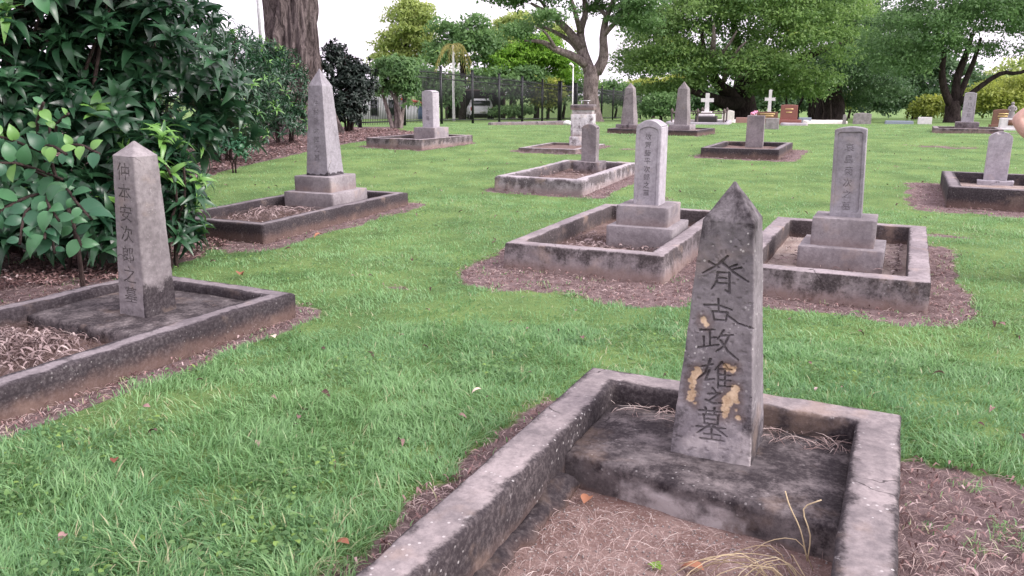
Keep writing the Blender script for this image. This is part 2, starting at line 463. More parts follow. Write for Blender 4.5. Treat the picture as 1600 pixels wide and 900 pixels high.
def bare_mask(x, y):
    x = np.asarray(x, float); y = np.asarray(y, float)
    nz = fbm(x * 3.1, y * 3.1, 1.7, 3) - .5
    n2 = fbm(x * 9.0, y * 9.0, 4.1, 2) - .5
    out = np.zeros(x.shape)
    for k, g in GR.items():
        lx, ly = grave_local(k, x, y)
        ml, mr, mf, mh = g[6]
        ex = np.maximum(np.abs(lx) - g[3] / 2, 0) / np.where(lx < 0, ml, mr)
        ey = np.maximum(np.abs(ly) - g[4] / 2, 0) / np.where(ly < 0, mf, mh)
        e = np.sqrt(ex * ex + ey * ey) + nz * .8 + n2 * .4
        out = np.maximum(out, 1 - sstep(.7, 1.15, e))
    d = poly_sdf(BED, x, y) + nz * .5
    out = np.maximum(out, 1 - sstep(-.06, .1, d))
    for sx, sy, ra, rb in SPOTS:
        c, s = math.cos(-.45), math.sin(-.45)
        u, v = (x - sx) * c + (y - sy) * s, -(x - sx) * s + (y - sy) * c
        out = np.maximum(out, .75 * (1 - sstep(.5, 1.2, np.hypot(u / ra, v / rb) + nz)))
    return out


# ------------------------------------------------------------------ ground sheet
def axis(lo, fa, fb, hi, step, grow=1.16):
    a = list(np.arange(fa, fb, step)); s = step
    while a[-1] < hi: s *= grow; a.append(a[-1] + s)
    s = step; b = [fa]
    while b[-1] > lo: s *= grow; b.append(b[-1] - s)
    return np.array(b[:0:-1] + a)


gx = axis(-260, -6.5, 7.5, 260, .065); gy = axis(-40, 1.0, 13.0, 420, .065, 1.06)
X, Y = np.meshgrid(gx, gy)
bare = bare_mask(X, Y)
Z = ter(X, Y) - .02 * bare * sstep(12, 3, Y)
Z -= .14 * inside_kerb(X, Y, -.07)
Z += .012 * (fbm(X * 6, Y * 6, 2.2, 2) - .5) * (Y < 16)
nx, ny = len(gx), len(gy)
i = np.arange(nx - 1)[None, :] + np.arange(ny - 1)[:, None] * nx
F = np.stack([i, i + 1, i + 1 + nx, i + nx], -1).reshape(-1, 4)
bedm = (poly_sdf(BED, X, Y) < .1).astype(float)
tag(np_mesh('ground', np.stack([X, Y, Z], -1).reshape(-1, 3), F, M['ground'], attrs={'bare': bare.ravel(), 'bed': bedm.ravel()}, smooth=True),
    'gently sloping cemetery lawn with bare brown earth around the graves', 'ground', kind='structure')


# ------------------------------------------------------------------ grave building blocks
def sweep(W, L, prof, step=.04, rough=.004, close=False, seed=0.0, freq=9.0):
    """rectangle swept inwards/upwards along prof [(inset, z)]"""
    nxs, nys = max(2, int(W / step)), max(2, int(L / step))
    tx, ty = np.linspace(-1, 1, nxs + 1)[:-1], np.linspace(-1, 1, nys + 1)[:-1]
    px = np.concatenate([tx, np.ones(nys), -tx, -np.ones(nys)])
    py = np.concatenate([-np.ones(nxs), ty, np.ones(nxs), -ty])
    n = len(px); rings = []
    for o, z in prof:
        rings.append(np.stack([px * (W / 2 - o), py * (L / 2 - o), np.full(n, z)], -1))
    V = np.concatenate(rings)
    if rough:
        for a in range(3):
            V[:, a] += rough * 2 * (fbm(V[:, 0] * freq + seed, V[:, 1] * freq + a * 11, V[:, 2] * freq + seed, 3) - .5)
        V[:, 2] += rough * 2.5 * (fbm(V[:, 0] * 1.7 + seed, V[:, 1] * 1.7, 3.1 + seed, 2) - .5) * (V[:, 2] > .03)
    i = np.arange(len(prof) - 1)[:, None] * n; j = np.arange(n)[None, :]; j2 = (j + 1) % n
    Fq = np.stack([i + j, i + j2, i + n + j2, i + n + j], -1).reshape(-1, 4)
    Fs = [Fq]
    if close: Fs.append(np.arange((len(prof) - 1) * n, len(prof) * n)[None, :])
    return V, Fs


def kerb_part(parent, W, L, h, t, mat, seed, bev=.012, batter=0.0, bed_z=.03, rough=.004, deep=.06):
    zs = np.linspace(-deep, h - bev, 5)
    prof = [(-batter * (1 - (z + deep) / (h + deep)), z) for z in zs]
    prof += [(bev * .3, h - bev * .35), (bev, h)]
    prof += [(t * .35, h), (t * .65, h), (t - bev, h), (t - bev * .3, h - bev * .35), (t, h - bev)]
    prof += [(t, z) for z in np.linspace(h - bev, bed_z - .05, 4)[1:]]
    V, Fs = sweep(W, L, prof, .035, rough, False, seed)
    lvl = np.array([.25, .34, .44, .56, .68, .64, .42, -.02, .04, .62, .85, .98, .98, .9, .75])  # mould lines along both edges; outer sides and inner walls set darker too
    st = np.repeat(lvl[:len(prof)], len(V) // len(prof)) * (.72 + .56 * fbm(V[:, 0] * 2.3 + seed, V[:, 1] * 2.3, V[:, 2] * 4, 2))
    return np_mesh('kerb', V, Fs, mat, parent, attrs={'stain_tone': st}, smooth=True)


def bed_part(parent, W, L, t, z, mat, seed, amp=.02, hump=0.0):
    w, l = W / 2 - t + .015, L / 2 - t + .015
    n = 36
    u, v = np.meshgrid(np.linspace(-1, 1, n), np.linspace(-1, 1, n))
    x, y = u * w, v * l
    zz = z + amp * 2 * (fbm(x * 5 + seed, y * 5, seed, 3) - .5) + hump * (1 - u * u) * (1 - v * v)
    i = np.arange(n - 1)[None, :] + np.arange(n - 1)[:, None] * n
    F = np.stack([i, i + 1, i + 1 + n, i + n], -1).reshape(-1, 4)
    o = np_mesh('grave_bed', np.stack([x, y, zz], -1).reshape(-1, 3), F, mat, parent, smooth=True)
    return o


def step_part(parent, name, W, L, z0, h, mat, seed, loc=(0, 0), bev=.008, rough=.003, rz=0.0):
    prof = [(0, 0)] + [(0, a) for a in np.linspace(0, h - bev, 4)[1:]] + [(bev * .3, h - bev * .3), (bev, h), (min(W, L) * .22, h), (min(W, L) * .42, h)]
    V, Fs = sweep(W, L, prof, .03, rough, True, seed, 8)
    V[:, 2] = np.maximum(V[:, 2], 0)
    return np_mesh(name, V, Fs, mat, parent, smooth=True, loc=(loc[0], loc[1], z0), rot=(0, 0, rz))


def sharp(o, ang=35):
    """keep hard edges hard under smooth shading"""
    me = o.data
    bm = bmesh.new(); bm.from_mesh(me)
    for e in bm.edges:
        if len(e.link_faces) == 2 and e.calc_face_angle(0) > math.radians(ang): e.smooth = False
    bm.to_mesh(me); bm.free()
    return o


_FONT = {}


def glyph_tris(ch):
    """outline triangles of one character, box about 0..1"""
    if ch not in _FONT:
        c = bpy.data.curves.new('tmp', 'FONT'); c.body = ch; c.resolution_u = 3
        o = bpy.data.objects.new('tmp', c); COL.objects.link(o)
        dg = bpy.context.evaluated_depsgraph_get()
        m = bpy.data.meshes.new_from_object(o.evaluated_get(dg)); m.calc_loop_triangles()
        v = np.array([x.co[:2] for x in m.vertices]).reshape(-1, 2)
        t = np.array([x.vertices[:] for x in m.loop_triangles]).reshape(-1, 3)
        bpy.data.objects.remove(o); bpy.data.curves.remove(c); bpy.data.meshes.remove(m)
        mn, mx = v.min(0), v.max(0); s = (mx - mn).max()
        v = (v - (mn + mx) / 2) / s
        _FONT[ch] = v[t]
    return _FONT[ch]


def text_carver(chars, x0, ztop, size, pitch, squash=1.0):
    def f(x, z):
        m = np.zeros(x.shape)
        for k, ch in enumerate(chars):
            T = glyph_tris(ch) * [size * squash, size] + [x0, ztop - size / 2 - k * pitch]
            lo, hi = T.min((0, 1)), T.max((0, 1))
            sel = np.where((x > lo[0]) & (x < hi[0]) & (z > lo[1]) & (z < hi[1]))[0]
            if not len(sel): continue
            xs, zs = x[sel], z[sel]; hit = np.zeros(len(sel), bool)
            for a, b, c in T:
                d1 = (xs - b[0]) * (a[1] - b[1]) - (a[0] - b[0]) * (zs - b[1])
                d2 = (xs - c[0]) * (b[1] - c[1]) - (b[0] - c[0]) * (zs - c[1])
                d3 = (xs - a[0]) * (c[1] - a[1]) - (c[0] - a[0]) * (zs - a[1])
                hit |= ((d1 >= 0) & (d2 >= 0) & (d3 >= 0)) | ((d1 <= 0) & (d2 <= 0) & (d3 <= 0))
            m[sel] = np.maximum(m[sel], hit)
        return m
    return f


def stroke_sdf(strokes, x, z):
    d = np.full(x.shape, 1e9)
    for st in strokes:
        st = np.asarray(st, float)
        for a, b in zip(st[:-1], st[1:]):
            e = b[:2] - a[:2]
            t = np.clip(((x - a[0]) * e[0] + (z - a[1]) * e[1]) / (e @ e + 1e-12), 0, 1)
            w = a[2] + (b[2] - a[2]) * t
            d = np.minimum(d, np.hypot(x - a[0] - e[0] * t, z - a[1] - e[1] * t) - w)
    return d


def shaft_part(parent, name, w0, d0, w1, d1, h, mat, res=.006, cap='pyramid', caph=.1, cham=.008, depth_fn=None, attrs_fn=None,
               rough=.0015, seed=0.0, z0=0.0, loc=(0, 0), sres=None, arch=0.0, top_scale=.03, wav=9.0, shape='circ', stain_tone=None):
    sres = sres or max(res * 3, .015)
    nf, ns = max(4, int(w0 / res)), max(3, int(d0 / sres)); nb = max(3, int(w0 / sres))
    if cap != 'pyramid': nb = nf
    tf, ts, tb = np.linspace(-1, 1, nf + 1)[:-1], np.linspace(-1, 1, ns + 1)[:-1], np.linspace(1, -1, nb + 1)[:-1]
    ux = np.concatenate([tf, np.ones(ns), tb, -np.ones(ns)])
    uy = np.concatenate([-np.ones(nf), ts, np.ones(nb), -ts])
    n = len(ux)
    zl = np.linspace(0, h, max(4, int(h / res)) + 1)
    lev = [(z, w0 + (w1 - w0) * z / h, d0 + (d1 - d0) * z / h) for z in zl]
    if cap == 'pyramid':
        for t in np.linspace(0, 1, 14)[1:]:
            s = 1 - t * (1 - top_scale); lev.append((h + caph * t, w1 * s, d1 * s))
    else:
        b = .008
        lev.append((h + b * .7, w1 - b * .6, d1 - b * .6)); lev.append((h + b, w1 - 2 * b, d1 - 2 * b))
    V, isf = [], []
    for z, w, d in lev:
        x, y = ux * w / 2, uy * d / 2
        c = min(cham, w * .2)
        ax, ay = np.abs(x) - (w / 2 - c), np.abs(y) - (d / 2 - c)
        k = (ax > 0) & (ay > 0); L = np.maximum(np.hypot(ax, ay), 1e-9); f = np.where(k & (L > c), c / L, 1)
        x = np.where(k, np.sign(x) * (w / 2 - c + ax * f), x); y = np.where(k, np.sign(y) * (d / 2 - c + ay * f), y)
        zz = np.full(n, z)
        if cap == 'arch':
            u = np.clip(np.abs(x) / (w / 2), 0, 1)
            drop = arch * (1 - np.sqrt(np.maximum(0, 1 - (u * .985) ** 2))) if shape == 'circ' else arch * u ** 2
            zz = zz * (1 - drop / (h + 1e-6))
        V.append(np.stack([x, y, zz], -1))
    V = np.concatenate(V)
    front = np.tile((np.arange(n) <= nf), len(lev))
    if rough:
        for a in range(2):
            V[:, a] += rough * 2 * (fbm(V[:, 0] * wav * 3 + seed, V[:, 1] * wav * 3 + a * 7, V[:, 2] * wav * 3 + seed, 3) - .5)
            V[:, a] += rough * 3 * (fbm(V[:, 0] * wav * .5 + seed + 4, V[:, 1] * wav * .5 + a * 7, V[:, 2] * wav * .5, 2) - .5)
    at = {'carve': np.zeros(len(V))}
    if depth_fn:
        fi = np.where(front)[0]
        dep, car = depth_fn(V[fi, 0], V[fi, 2])
        V[fi, 1] += dep; at['carve'][fi] = car
    if attrs_fn:
        fi = np.where(front)[0]
        for k, a in attrs_fn(V[fi, 0], V[fi, 2]).items():
            at[k] = np.zeros(len(V)); at[k][fi] = a
    if stain_tone: at['stain_tone'] = stain_tone(V[:, 0], V[:, 1], V[:, 2])
    i = np.arange(len(lev) - 1)[:, None] * n; j = np.arange(n)[None, :]; j2 = (j + 1) % n
    Fs = [np.stack([i + j, i + j2, i + n + j2, i + n + j], -1).reshape(-1, 4)]
    base = (len(lev) - 1) * n
    if cap == 'pyramid': Fs.append(np.arange(base, base + n)[None, :])
    else:
        fr = base + np.arange(nf + 1); bk = base + nf + ns + nb - np.arange(nb + 1); bk = base + (nf + ns + np.arange(nb + 1))[::-1]
        Fs.append(np.stack([fr[:-1], fr[1:], bk[1:], bk[:-1]], -1))
    o = np_mesh(name, V, Fs, mat, parent, attrs=at, smooth=True, loc=(loc[0], loc[1], z0))
    return sharp(o, 38)


def surround(k, label, mat, soil, t=.15, bed=.03, seed=1.0, batter=0.0, bev=.012, rough=.004, group='kerbed grave plots', bedamp=.02, hump=0.0, withbed=True):
    g = GR[k]
    o = thing('grave_surround', label, 'grave kerb', (g[0], g[1], gz(k)), math.radians(g[2]), group)
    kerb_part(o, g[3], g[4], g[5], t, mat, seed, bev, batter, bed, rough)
    if withbed: bed_part(o, g[3], g[4], t, bed, soil, seed, bedamp, hump)
    return o


GRT = 'old gravestones in the lawn'
RZ = math.radians(-25.8)
# --- A: the large obelisk in the foreground -----------------------------------------------------
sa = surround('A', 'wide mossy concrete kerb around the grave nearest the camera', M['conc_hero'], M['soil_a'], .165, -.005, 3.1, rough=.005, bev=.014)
# slab behind the bed, its front edge slightly skew
yy0, yy1 = .30, 1.10 - .165 + .01
w = 1.33 / 2 - .165 + .008
prof = [(0, a) for a in np.linspace(0, .128, 12)] + [(.004, .140), (.016, .147), (.1, .149), (.2, .152)]
V, Fs = sweep(2 * w, yy1 - yy0, prof, .013, .006, True, 8.0, 14)
V[:, 1] += (yy0 + yy1) / 2
fr = V[:, 1] < yy0 + .03
sk = fr * (1 - sstep(-.012, .012, np.maximum(np.abs(V[:, 0] + .03) - .235, V[:, 2] - .098 + .03 * sstep(-.1, .25, V[:, 0])) + .05 * (fbm(V[:, 0] * 22, V[:, 2] * 22, 2.0, 3) - .5)))
V[:, 1] -= .004 * sk                                      # skim of pale cement repair on the front
V[:, 1] -= np.where(V[:, 1] < .5, .06 * V[:, 0] / w, 0) + np.where(V[:, 1] < .33, .015 * (fbm(V[:, 0] * 6, 3.3, 2.2, 3) - .5), 0)
slab = np_mesh('slab', V, Fs, M['conc_slab'], sa, attrs={'pale': sk * .9, 'stain_tone': .14 * sstep(.1, .14, V[:, 2]) - .6 * sk}, smooth=True, loc=(0, 0, -.022)); sharp(slab, 50)
tag(slab, 'black stained concrete slab with a pale cement repair on its front')
# lumpy mortar ledge along the left inner wall
pp = smooth_path([(-.50, .31, .03, .075), (-.50, .1, .0, .06), (-.505, -.15, -.005, .05), (-.495, -.45, -.01, .06), (-.505, -.92, -.01, .06)], 110)
V, Fs = tube(pp[:, :3], pp[:, 3], 18, .0)
nn = np.stack([fbm(V[:, 0] * 13 + a * 3, V[:, 1] * 13, V[:, 2] * 13 + a, 4) - .5 for a in range(3)], -1)
V += .075 * nn * [1, .6, .8]
V[:, 2] = np.where(V[:, 2] > 0, V[:, 2] * .8, V[:, 2])
np_mesh('mortar_ledge', V, Fs, M['conc_slab'], sa, attrs={'stain_tone': np.full(len(V), .35)}, smooth=True)

HX = 2.57
PXM = .00243


def hz(px, py):
    """pixel of the study crop -> (x,z) metres on the obelisk front"""
    l, r = 140 - .159 * py, 345 - .031 * py
    u = (px - l) / (r - l) - .5
    z = (885 - py) / HX * PXM
    return u * (.31 + (.185 - .31) * min(z / .93, 1)), z


def S(*pts, w=3.9):
    out = []
    for k, p in enumerate(pts):
        x, z = hz(*p); f = 1.0 if k < len(pts) - 1 else .55
        out.append((x, z, w * f / 1000))
    return out


HERO = [
    S((245, 58), (205, 97), (148, 133)), S((222, 82), (265, 118), (320, 149)), S((174, 86), (212, 104)), S((294, 98), (262, 108)), S((278, 88), (252, 100)),
    S((206, 124), (202, 160), (182, 190)), S((205, 125), (250, 121)), S((250, 121), (249, 200), (234, 190)), S((208, 146), (240, 144)), S((206, 166), (240, 163)),
    S((207, 228), (207, 272)), S((153, 258), (205, 252), (257, 264)), S((184, 280), (190, 314)), S((184, 279), (240, 277), (233, 312)), S((190, 311), (233, 308)),
    S((240, 288), (278, 314), (336, 328), w=3),
    S((134, 360), (192, 350)), S((172, 358), (172, 414)), S((172, 385), (197, 380)), S((148, 384), (149, 420)), S((126, 430), (206, 408)),
    S((226, 348), (200, 388)), S((212, 372), (260, 362)), S((245, 366), (226, 410), (194, 438)), S((212, 390), (240, 430), (278, 459)),
    S((138, 506), (182, 490)), S((172, 470), (150, 530), (118, 562)), S((166, 518), (150, 560), (184, 549)), S((216, 476), (188, 512)), S((200, 505), (198, 584)),
    S((200, 507), (252, 502)), S((200, 530), (248, 526)), S((200, 551), (248, 547)), S((198, 575), (254, 570)), S((226, 503), (225, 573)), S((222, 484), (236, 497)),
    S((178, 588), (190, 602)), S((162, 614), (204, 605), (162, 642)), S((150, 640), (178, 650), (214, 643)),
    S((124, 687), (214, 680)), S((148, 672), (151, 696)), S((184, 668), (181, 693)), S((140, 701), (143, 740)), S((140, 701), (197, 697), (193, 738)),
    S((142, 719), (193, 716)), S((143, 738), (193, 735)), S((110, 757), (224, 745)), S((162, 742), (112, 784)), S((178, 744), (228, 778)),
    S((140, 782), (202, 777)), S((169, 760), (169, 802)), S((124, 803), (218, 799)),
]


def hero_depth(x, z):
    n = (fbm(x * 160, z * 160, 2.0, 2) - .5) * .0022
    d = stroke_sdf(HERO, x, z) + n
    c = 1 - sstep(-.0022, .0022, d)
    pits = sstep(.70, .80, fbm(x * 60 + 9, z * 60, 7.0, 2)) * .003
    ch = sstep(.60, .75, fbm(x * 9 + 3, z * 9, 1.0, 3)) * .004
    pt_ = 1 - sstep(-.003, .003, blob(x, z, PATCH))
    return .011 * c + pits + ch + .0025 * pt_, c


def blob(x, z, pts):
    d = np.full(x.shape, 9.)
    for px, py, r in pts:
        a, b = hz(px, py); d = np.minimum(d, np.hypot(x - a, z - b) - r / HX * PXM)
    return d - .0022 + (fbm(x * 48, z * 48, 5.5, 4) - .5) * .026


PATCH = [(122, 520, 13), (110, 545, 16), (100, 570, 16), (98, 595, 15), (94, 620, 15), (90, 645, 14), (262, 575, 15), (252, 605, 21), (236, 630, 23), (228, 665, 17),
         (222, 690, 12), (236, 492, 15), (258, 494, 13), (150, 315, 13), (160, 330, 8), (265, 625, 10), (275, 690, 7), (268, 660, 7), (105, 660, 6)]


def hero_attrs(x, z):
    d = blob(x, z, PATCH)
    lo = blob(x, z, [(190, 860, 60), (110, 850, 50), (270, 800, 45), (240, 740, 25), (310, 880, 40)])
    return {'patch': 1 - sstep(-.003, .003, d), 'halo': 1 - sstep(.0, .03, d), 'pale': 1 - sstep(-.01, .03, lo)}


ob = thing('obelisk_gravestone', 'large grey concrete obelisk with orange filler patches and carved characters, nearest the camera', 'gravestone',
           (.818, 2.925, .126), RZ, GRT)
shaft_part(ob, 'shaft', .31, .30, .188, .18, .908, M['stone_hero'], .0028, 'pyramid', .135, .007, hero_depth, hero_attrs, .0028, 2.0, top_scale=.04,
           stain_tone=lambda x, y, z: .42 * sstep(.70, 1.0, z) + .5 * sstep(.30, .0, z) * (x > .11) + .22 * sstep(.05, .12, np.abs(x)) * (y < 0))

# --- B: squat obelisk beside the big bush -------------------------------------------------------
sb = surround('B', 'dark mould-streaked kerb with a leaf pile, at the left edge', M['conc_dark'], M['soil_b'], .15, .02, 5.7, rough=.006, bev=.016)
w = 1.44 / 2 - .15 + .008
V, Fs = sweep(2 * w, .90, [(0, 0), (0, .05), (0, .07), (.006, .085), (.02, .09), (.12, .092), (.3, .094)], .03, .006, True, 2.0, 12)
np_mesh('slab', V, Fs, M['conc_slab'], sb, attrs={'stain_tone': np.full(len(V), .14)}, smooth=True, loc=(0, 1.18 - .15 - .44, .015))
p = (-2.34, 4.94, .105)
ob = thing('obelisk_gravestone', 'pinkish grey pillar gravestone with low pyramid top beside the leafy bush', 'gravestone', p, math.radians(-24), GRT, tilt=(0, math.radians(2.2)))
tc = text_carver('仲本安次郎之墓', -.004, .96, .104, .128)
shaft_part(ob, 'shaft', .245, .245, .185, .185, 1.0, M['stone_tan'], .0027, 'pyramid', .085, .016,
           lambda x, z: (lambda m, n: ((m > n) * .007, (m > n) * 1.0))(tc(x, z), .1 + 0 * x), None, .0024, 6.0, top_scale=.05, stain_tone=lambda x, y, z: .95 * sstep(.34, .12, z + .08 * fbm(x * 9, y * 9, z * 5, 2)) * (x > .10) + .3 * sstep(.1, .0, z))

# --- C: tall obelisk on two steps ----------------------------------------------------------------
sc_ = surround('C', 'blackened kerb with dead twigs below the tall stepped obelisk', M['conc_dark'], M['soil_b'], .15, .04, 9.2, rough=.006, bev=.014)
cz = gz('C')
p = (-2.30, 9.86, cz)
ob = thing('obelisk_gravestone', 'tall pointed grey obelisk on a two-step pedestal', 'gravestone', p, math.radians(-24), GRT)
step_part(ob, 'plinth', .72, .71, .02, .24, M['conc_step'], 1.0)
step_part(ob, 'base', .53, .52, .258, .185, M['conc_step'], 2.0)
tcc = text_carver('仲村幸太郎之墓', 0, .90, .075, .108)
shaft_part(ob, 'shaft', .325, .32, .205, .20, 1.06, M['conc_grey'], .0045, 'pyramid', .20, .008,
           lambda x, z: (tcc(x, z) * .005, tcc(x, z) * .45), None, .002, 3.0, z0=.442, stain_tone=lambda x, y, z: 1.3 * sstep(.07, .02, z + .05 * fbm(x * 20, y * 20, 1.0, 2)))

# --- D: small upright stone near the fence -------------------------------------------------------
surround('D', 'brown grey kerb around the small pale stone left of centre', M['conc_mid'], M['soil_b'], .14, .05, 4.4)
x, y, z = gw('D', .0, .42)
ob = thing('gravestone', 'small pale pillar with rounded top on a grey block, left of centre', 'gravestone', (x, y, z), math.radians(-30), GRT)
step_part(ob, 'base', .60, .56, .03, .36, M['conc_step'], 3.0)
tcd = text_carver('之墓', 0, .40, .10, .14)
shaft_part(ob, 'shaft', .32, .26, .32, .26, .84, M['conc_light'], .008, 'arch', .1, .02, lambda x, z: (tcd(x, z) * .006, tcd(x, z)), None, .002, 5.0, z0=.386, arch=.07)


# --- E: arched stone, centre ---------------------------------------------------------------------
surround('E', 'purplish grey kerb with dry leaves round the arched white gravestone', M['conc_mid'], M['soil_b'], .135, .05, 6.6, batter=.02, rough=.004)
p = (1.30, 7.52, gz('E'))
ob = thing('gravestone', 'whitish arched-panel gravestone with carved characters on a two-step pedestal', 'gravestone', p, math.radians(-25.1), GRT)
step_part(ob, 'plinth', .62, .64, .03, .225, M['conc_step'], 4.0)
step_part(ob, 'base', .49, .48, .253, .185, M['conc_step'], 5.0)


def panel(x, z, hw, z0, z1, r, arch=0.0):
    """signed distance to a panel with rounded top"""
    zt = z1 - arch * (x / hw) ** 2
    dx, dz = np.abs(x) - (hw - r), np.maximum(z0 + r - z, z - (zt - r))
    return np.hypot(np.maximum(dx, 0), np.maximum(dz, 0)) + np.minimum(np.maximum(dx, dz), 0) - r


te = text_carver('故齊藤平次郎之墓', -.006, .655, .060, .0735)


def e_depth(x, z):
    d = panel(x, z, .088, -.2, .715, .012, .03); m = te(x, z)
    rim = (1 - sstep(.0, .006, np.abs(d))) * .55
    return .012 * (1 - sstep(-.004, .003, d)) + m * .004, np.maximum(m, rim)


shaft_part(ob, 'shaft', .25, .235, .247, .235, .77, M['conc_light'], .0028, 'arch', .1, .014, e_depth, None, .0012, 7.0, z0=.437, arch=.06, shape='sq')

# --- F: square-topped stone with sunk panel ------------------------------------------------------
surround('F', 'sharp-edged grey kerb around the flat-topped panelled gravestone right of centre', M['conc_mid'], M['soil_pale'], .15, .04, 11.3, rough=.003, bev=.008)
p = (2.83, 6.70, gz('F'))
ob = thing('gravestone', 'blue-grey gravestone with sunk rectangular panel and flat top, right of centre', 'gravestone', p, math.radians(-26.1), GRT)
step_part(ob, 'plinth', .66, .60, .02, .20, M['conc_step'], 6.0, rough=.005)
step_part(ob, 'base', .49, .42, .218, .235, M['conc_step'], 7.0)
tf_ = text_carver('哀島菊次之墓', 0, .61, .068, .0965)


def f_depth(x, z):
    d = panel(x, z, .096, .04, .70, .026); m = tf_(x, z)
    rim = (1 - sstep(.0, .006, np.abs(d))) * .6
    return .012 * (1 - sstep(-.004, .003, d)) + m * .004, np.maximum(m * .8, rim)


sh = shaft_part(ob, 'shaft', .250, .16, .245, .155, .735, M['conc_grey'], .0032, 'arch', .1, .006, f_depth, None, .0014, 8.0, z0=.452, arch=.018, shape='sq')
sh.rotation_euler = (0, math.radians(-2.0), 0)

# --- G: low rounded stone ------------------------------------------------------------------------
surround('G', 'thick pale kerb with rounded edges around the small round-topped stone', M['conc_pale_kerb'], M['soil_b'], .17, .06, 13.0, bev=.035, rough=.007)
x, y, z = gw('G', .0, .85)
ob = thing('gravestone', 'small brown-grey round-topped gravestone on a mossy block', 'gravestone', (x, y, z), math.radians(-24), GRT)
step_part(ob, 'base', .44, .40, .05, .20, M['conc_dark'], 8.0)
shaft_part(ob, 'shaft', .265, .17, .265, .17, .60, M['stone_tan'], .012, 'arch', .1, .02, None, None, .002, 9.0, z0=.248, arch=.09)

# --- H: peeling white pillar ---------------------------------------------------------------------
surround('H', 'low whitewashed kerb in front of the peeling white pillar', M['conc_pale_kerb'], M['soil_b'], .11, .03, 15.0)
x, y, z = gw('H', .10, .98)
ob = thing('pillar_monument', 'peeling white rendered block pillar with dark cap', 'monument', (x, y, z), math.radians(-14), GRT)
step_part(ob, 'base', .56, .46, -.02, .25, M['conc_white'], 9.0)
step_part(ob, 'shaft', .51, .42, .228, .50, M['conc_white'], 10.0)
step_part(ob, 'neck', .46, .38, .726, .10, M['conc_white'], 10.5)
step_part(ob, 'cap', .53, .44, .824, .11, M['conc_dark'], 11.0)
V, Fs = merge([boxv(-.05, 0, .98, .02, .02, .1), boxv(.1, 0, .965, .02, .02, .07), boxv(.02, 0, 1.025, .26, .025, .014)])
np_mesh('metal_bracket', V, Fs, M['steel'], ob)

# --- I: plain slab stone -------------------------------------------------------------------------
surround('I', 'dark streaked kerb around the plain rectangular slab stone', M['conc_dark'], M['soil_b'], .15, .08, 17.0)
x, y, z = gw('I', .0, .72)
ob = thing('gravestone', 'plain flat-topped tan slab gravestone without a base', 'gravestone', (x, y, z), math.radians(-25), GRT)
shaft_part(ob, 'shaft', .37, .12, .36, .12, .74, M['stone_tan'], .02, 'flat', .1, .006, None, None, .002, 10.0)

# --- J: round-topped stone at the right edge -----------------------------------------------------
sj = surround('J', 'deep black-stained kerb at the right edge of the lawn', M['conc_dark'], M['soil_pale'], .16, .09, 19.0, rough=.004)
p = (7.02, 11.62, gz('J'))
ob = thing('gravestone', 'pale grey round-shouldered gravestone with chipped top at right', 'gravestone', p, math.radians(-27), GRT)
step_part(ob, 'base', .46, .28, .08, .075, M['conc_light'], 12.0, rough=.012)
shaft_part(ob, 'shaft', .30, .12, .30, .12, .68, M['conc_light'], .012, 'arch', .1, .012,
           lambda x, z: (.03 * (np.hypot(x + .01, (z - .68) * 1.6) < .035), .6 * (np.hypot(x + .01, (z - .68) * 1.6) < .04)), None, .002, 11.0, z0=.153, arch=.10)

# --- K: platform with two obelisks ---------------------------------------------------------------
surround('K', 'low dark platform kerb below the two far obelisks', M['conc_dark'], M['soil_b'], .14, .09, 21.0)
x, y, z = gw('K', -1.02, .1)
ob = thing('obelisk_gravestone', 'weathered brown obelisk with dark bands, left on the platform', 'gravestone', (x, y, z), math.radians(-28), GRT)
step_part(ob, 'base', .62, .56, .05, .16, M['conc_dark'], 13.0, rough=.014)
shaft_part(ob, 'shaft', .40, .38, .24, .23, 1.02, M['stone_tan'], .016, 'pyramid', .15, .01,
           lambda x, z: (0 * x, .9 * ((np.abs(z - .86 - .4 * x) < .018) | (np.abs(z - .66 + .5 * x + .06 * np.sin(x * 30)) < .02))), None, .004, 12.0, z0=.208)
x, y, z = gw('K', .62, -.05)
ob = thing('obelisk_gravestone', 'smooth pointed tan obelisk on a single block, right on the platform', 'gravestone', (x, y, z), math.radians(-28), GRT)
step_part(ob, 'base', .60, .58, .05, .19, M['conc_step'], 14.0)
shaft_part(ob, 'shaft', .385, .37, .27, .26, .97, M['stone_tan'], .016, 'pyramid', .20, .01, None, None, .002, 13.0, z0=.238)

# --- O: far right panel stone --------------------------------------------------------------------
surround('O', 'low tan kerb below the far narrow white gravestone', M['conc_mid'], M['soil_b'], .15, .06, 23.0)
x, y, z = gw('O', .0, .1)
ob = thing('gravestone', 'narrow white-panelled gravestone on a dark block, far right under the tree', 'gravestone', (x, y, z), math.radians(-25.8), GRT)
step_part(ob, 'base', .60, .50, .04, .24, M['conc_dark'], 15.0)
to_ = text_carver('奉納之墓', 0, .72, .11, .16)


def o_depth(x, z):
    d = panel(x, z, .12, .05, .80, .035)
    return .012 * (1 - sstep(-.005, .005, d)) + to_(x, z) * .006, np.maximum(to_(x, z) * .9, (1 - sstep(0, .012, np.abs(d))) * .4)


shaft_part(ob, 'shaft', .32, .20, .305, .19, .84, M['conc_light'], .009, 'arch', .1, .008, o_depth, None, .002, 14.0, z0=.278, arch=.03, shape='sq')

# ------------------------------------------------------------------ bearings: sight-line x at a distance, metres per picture unit
def mp(y):
    return (.97 * y + .36) / 1245.


def P(b, y):
    x = (b - 800) * mp(y)
    return (x, y, tz(x, y))


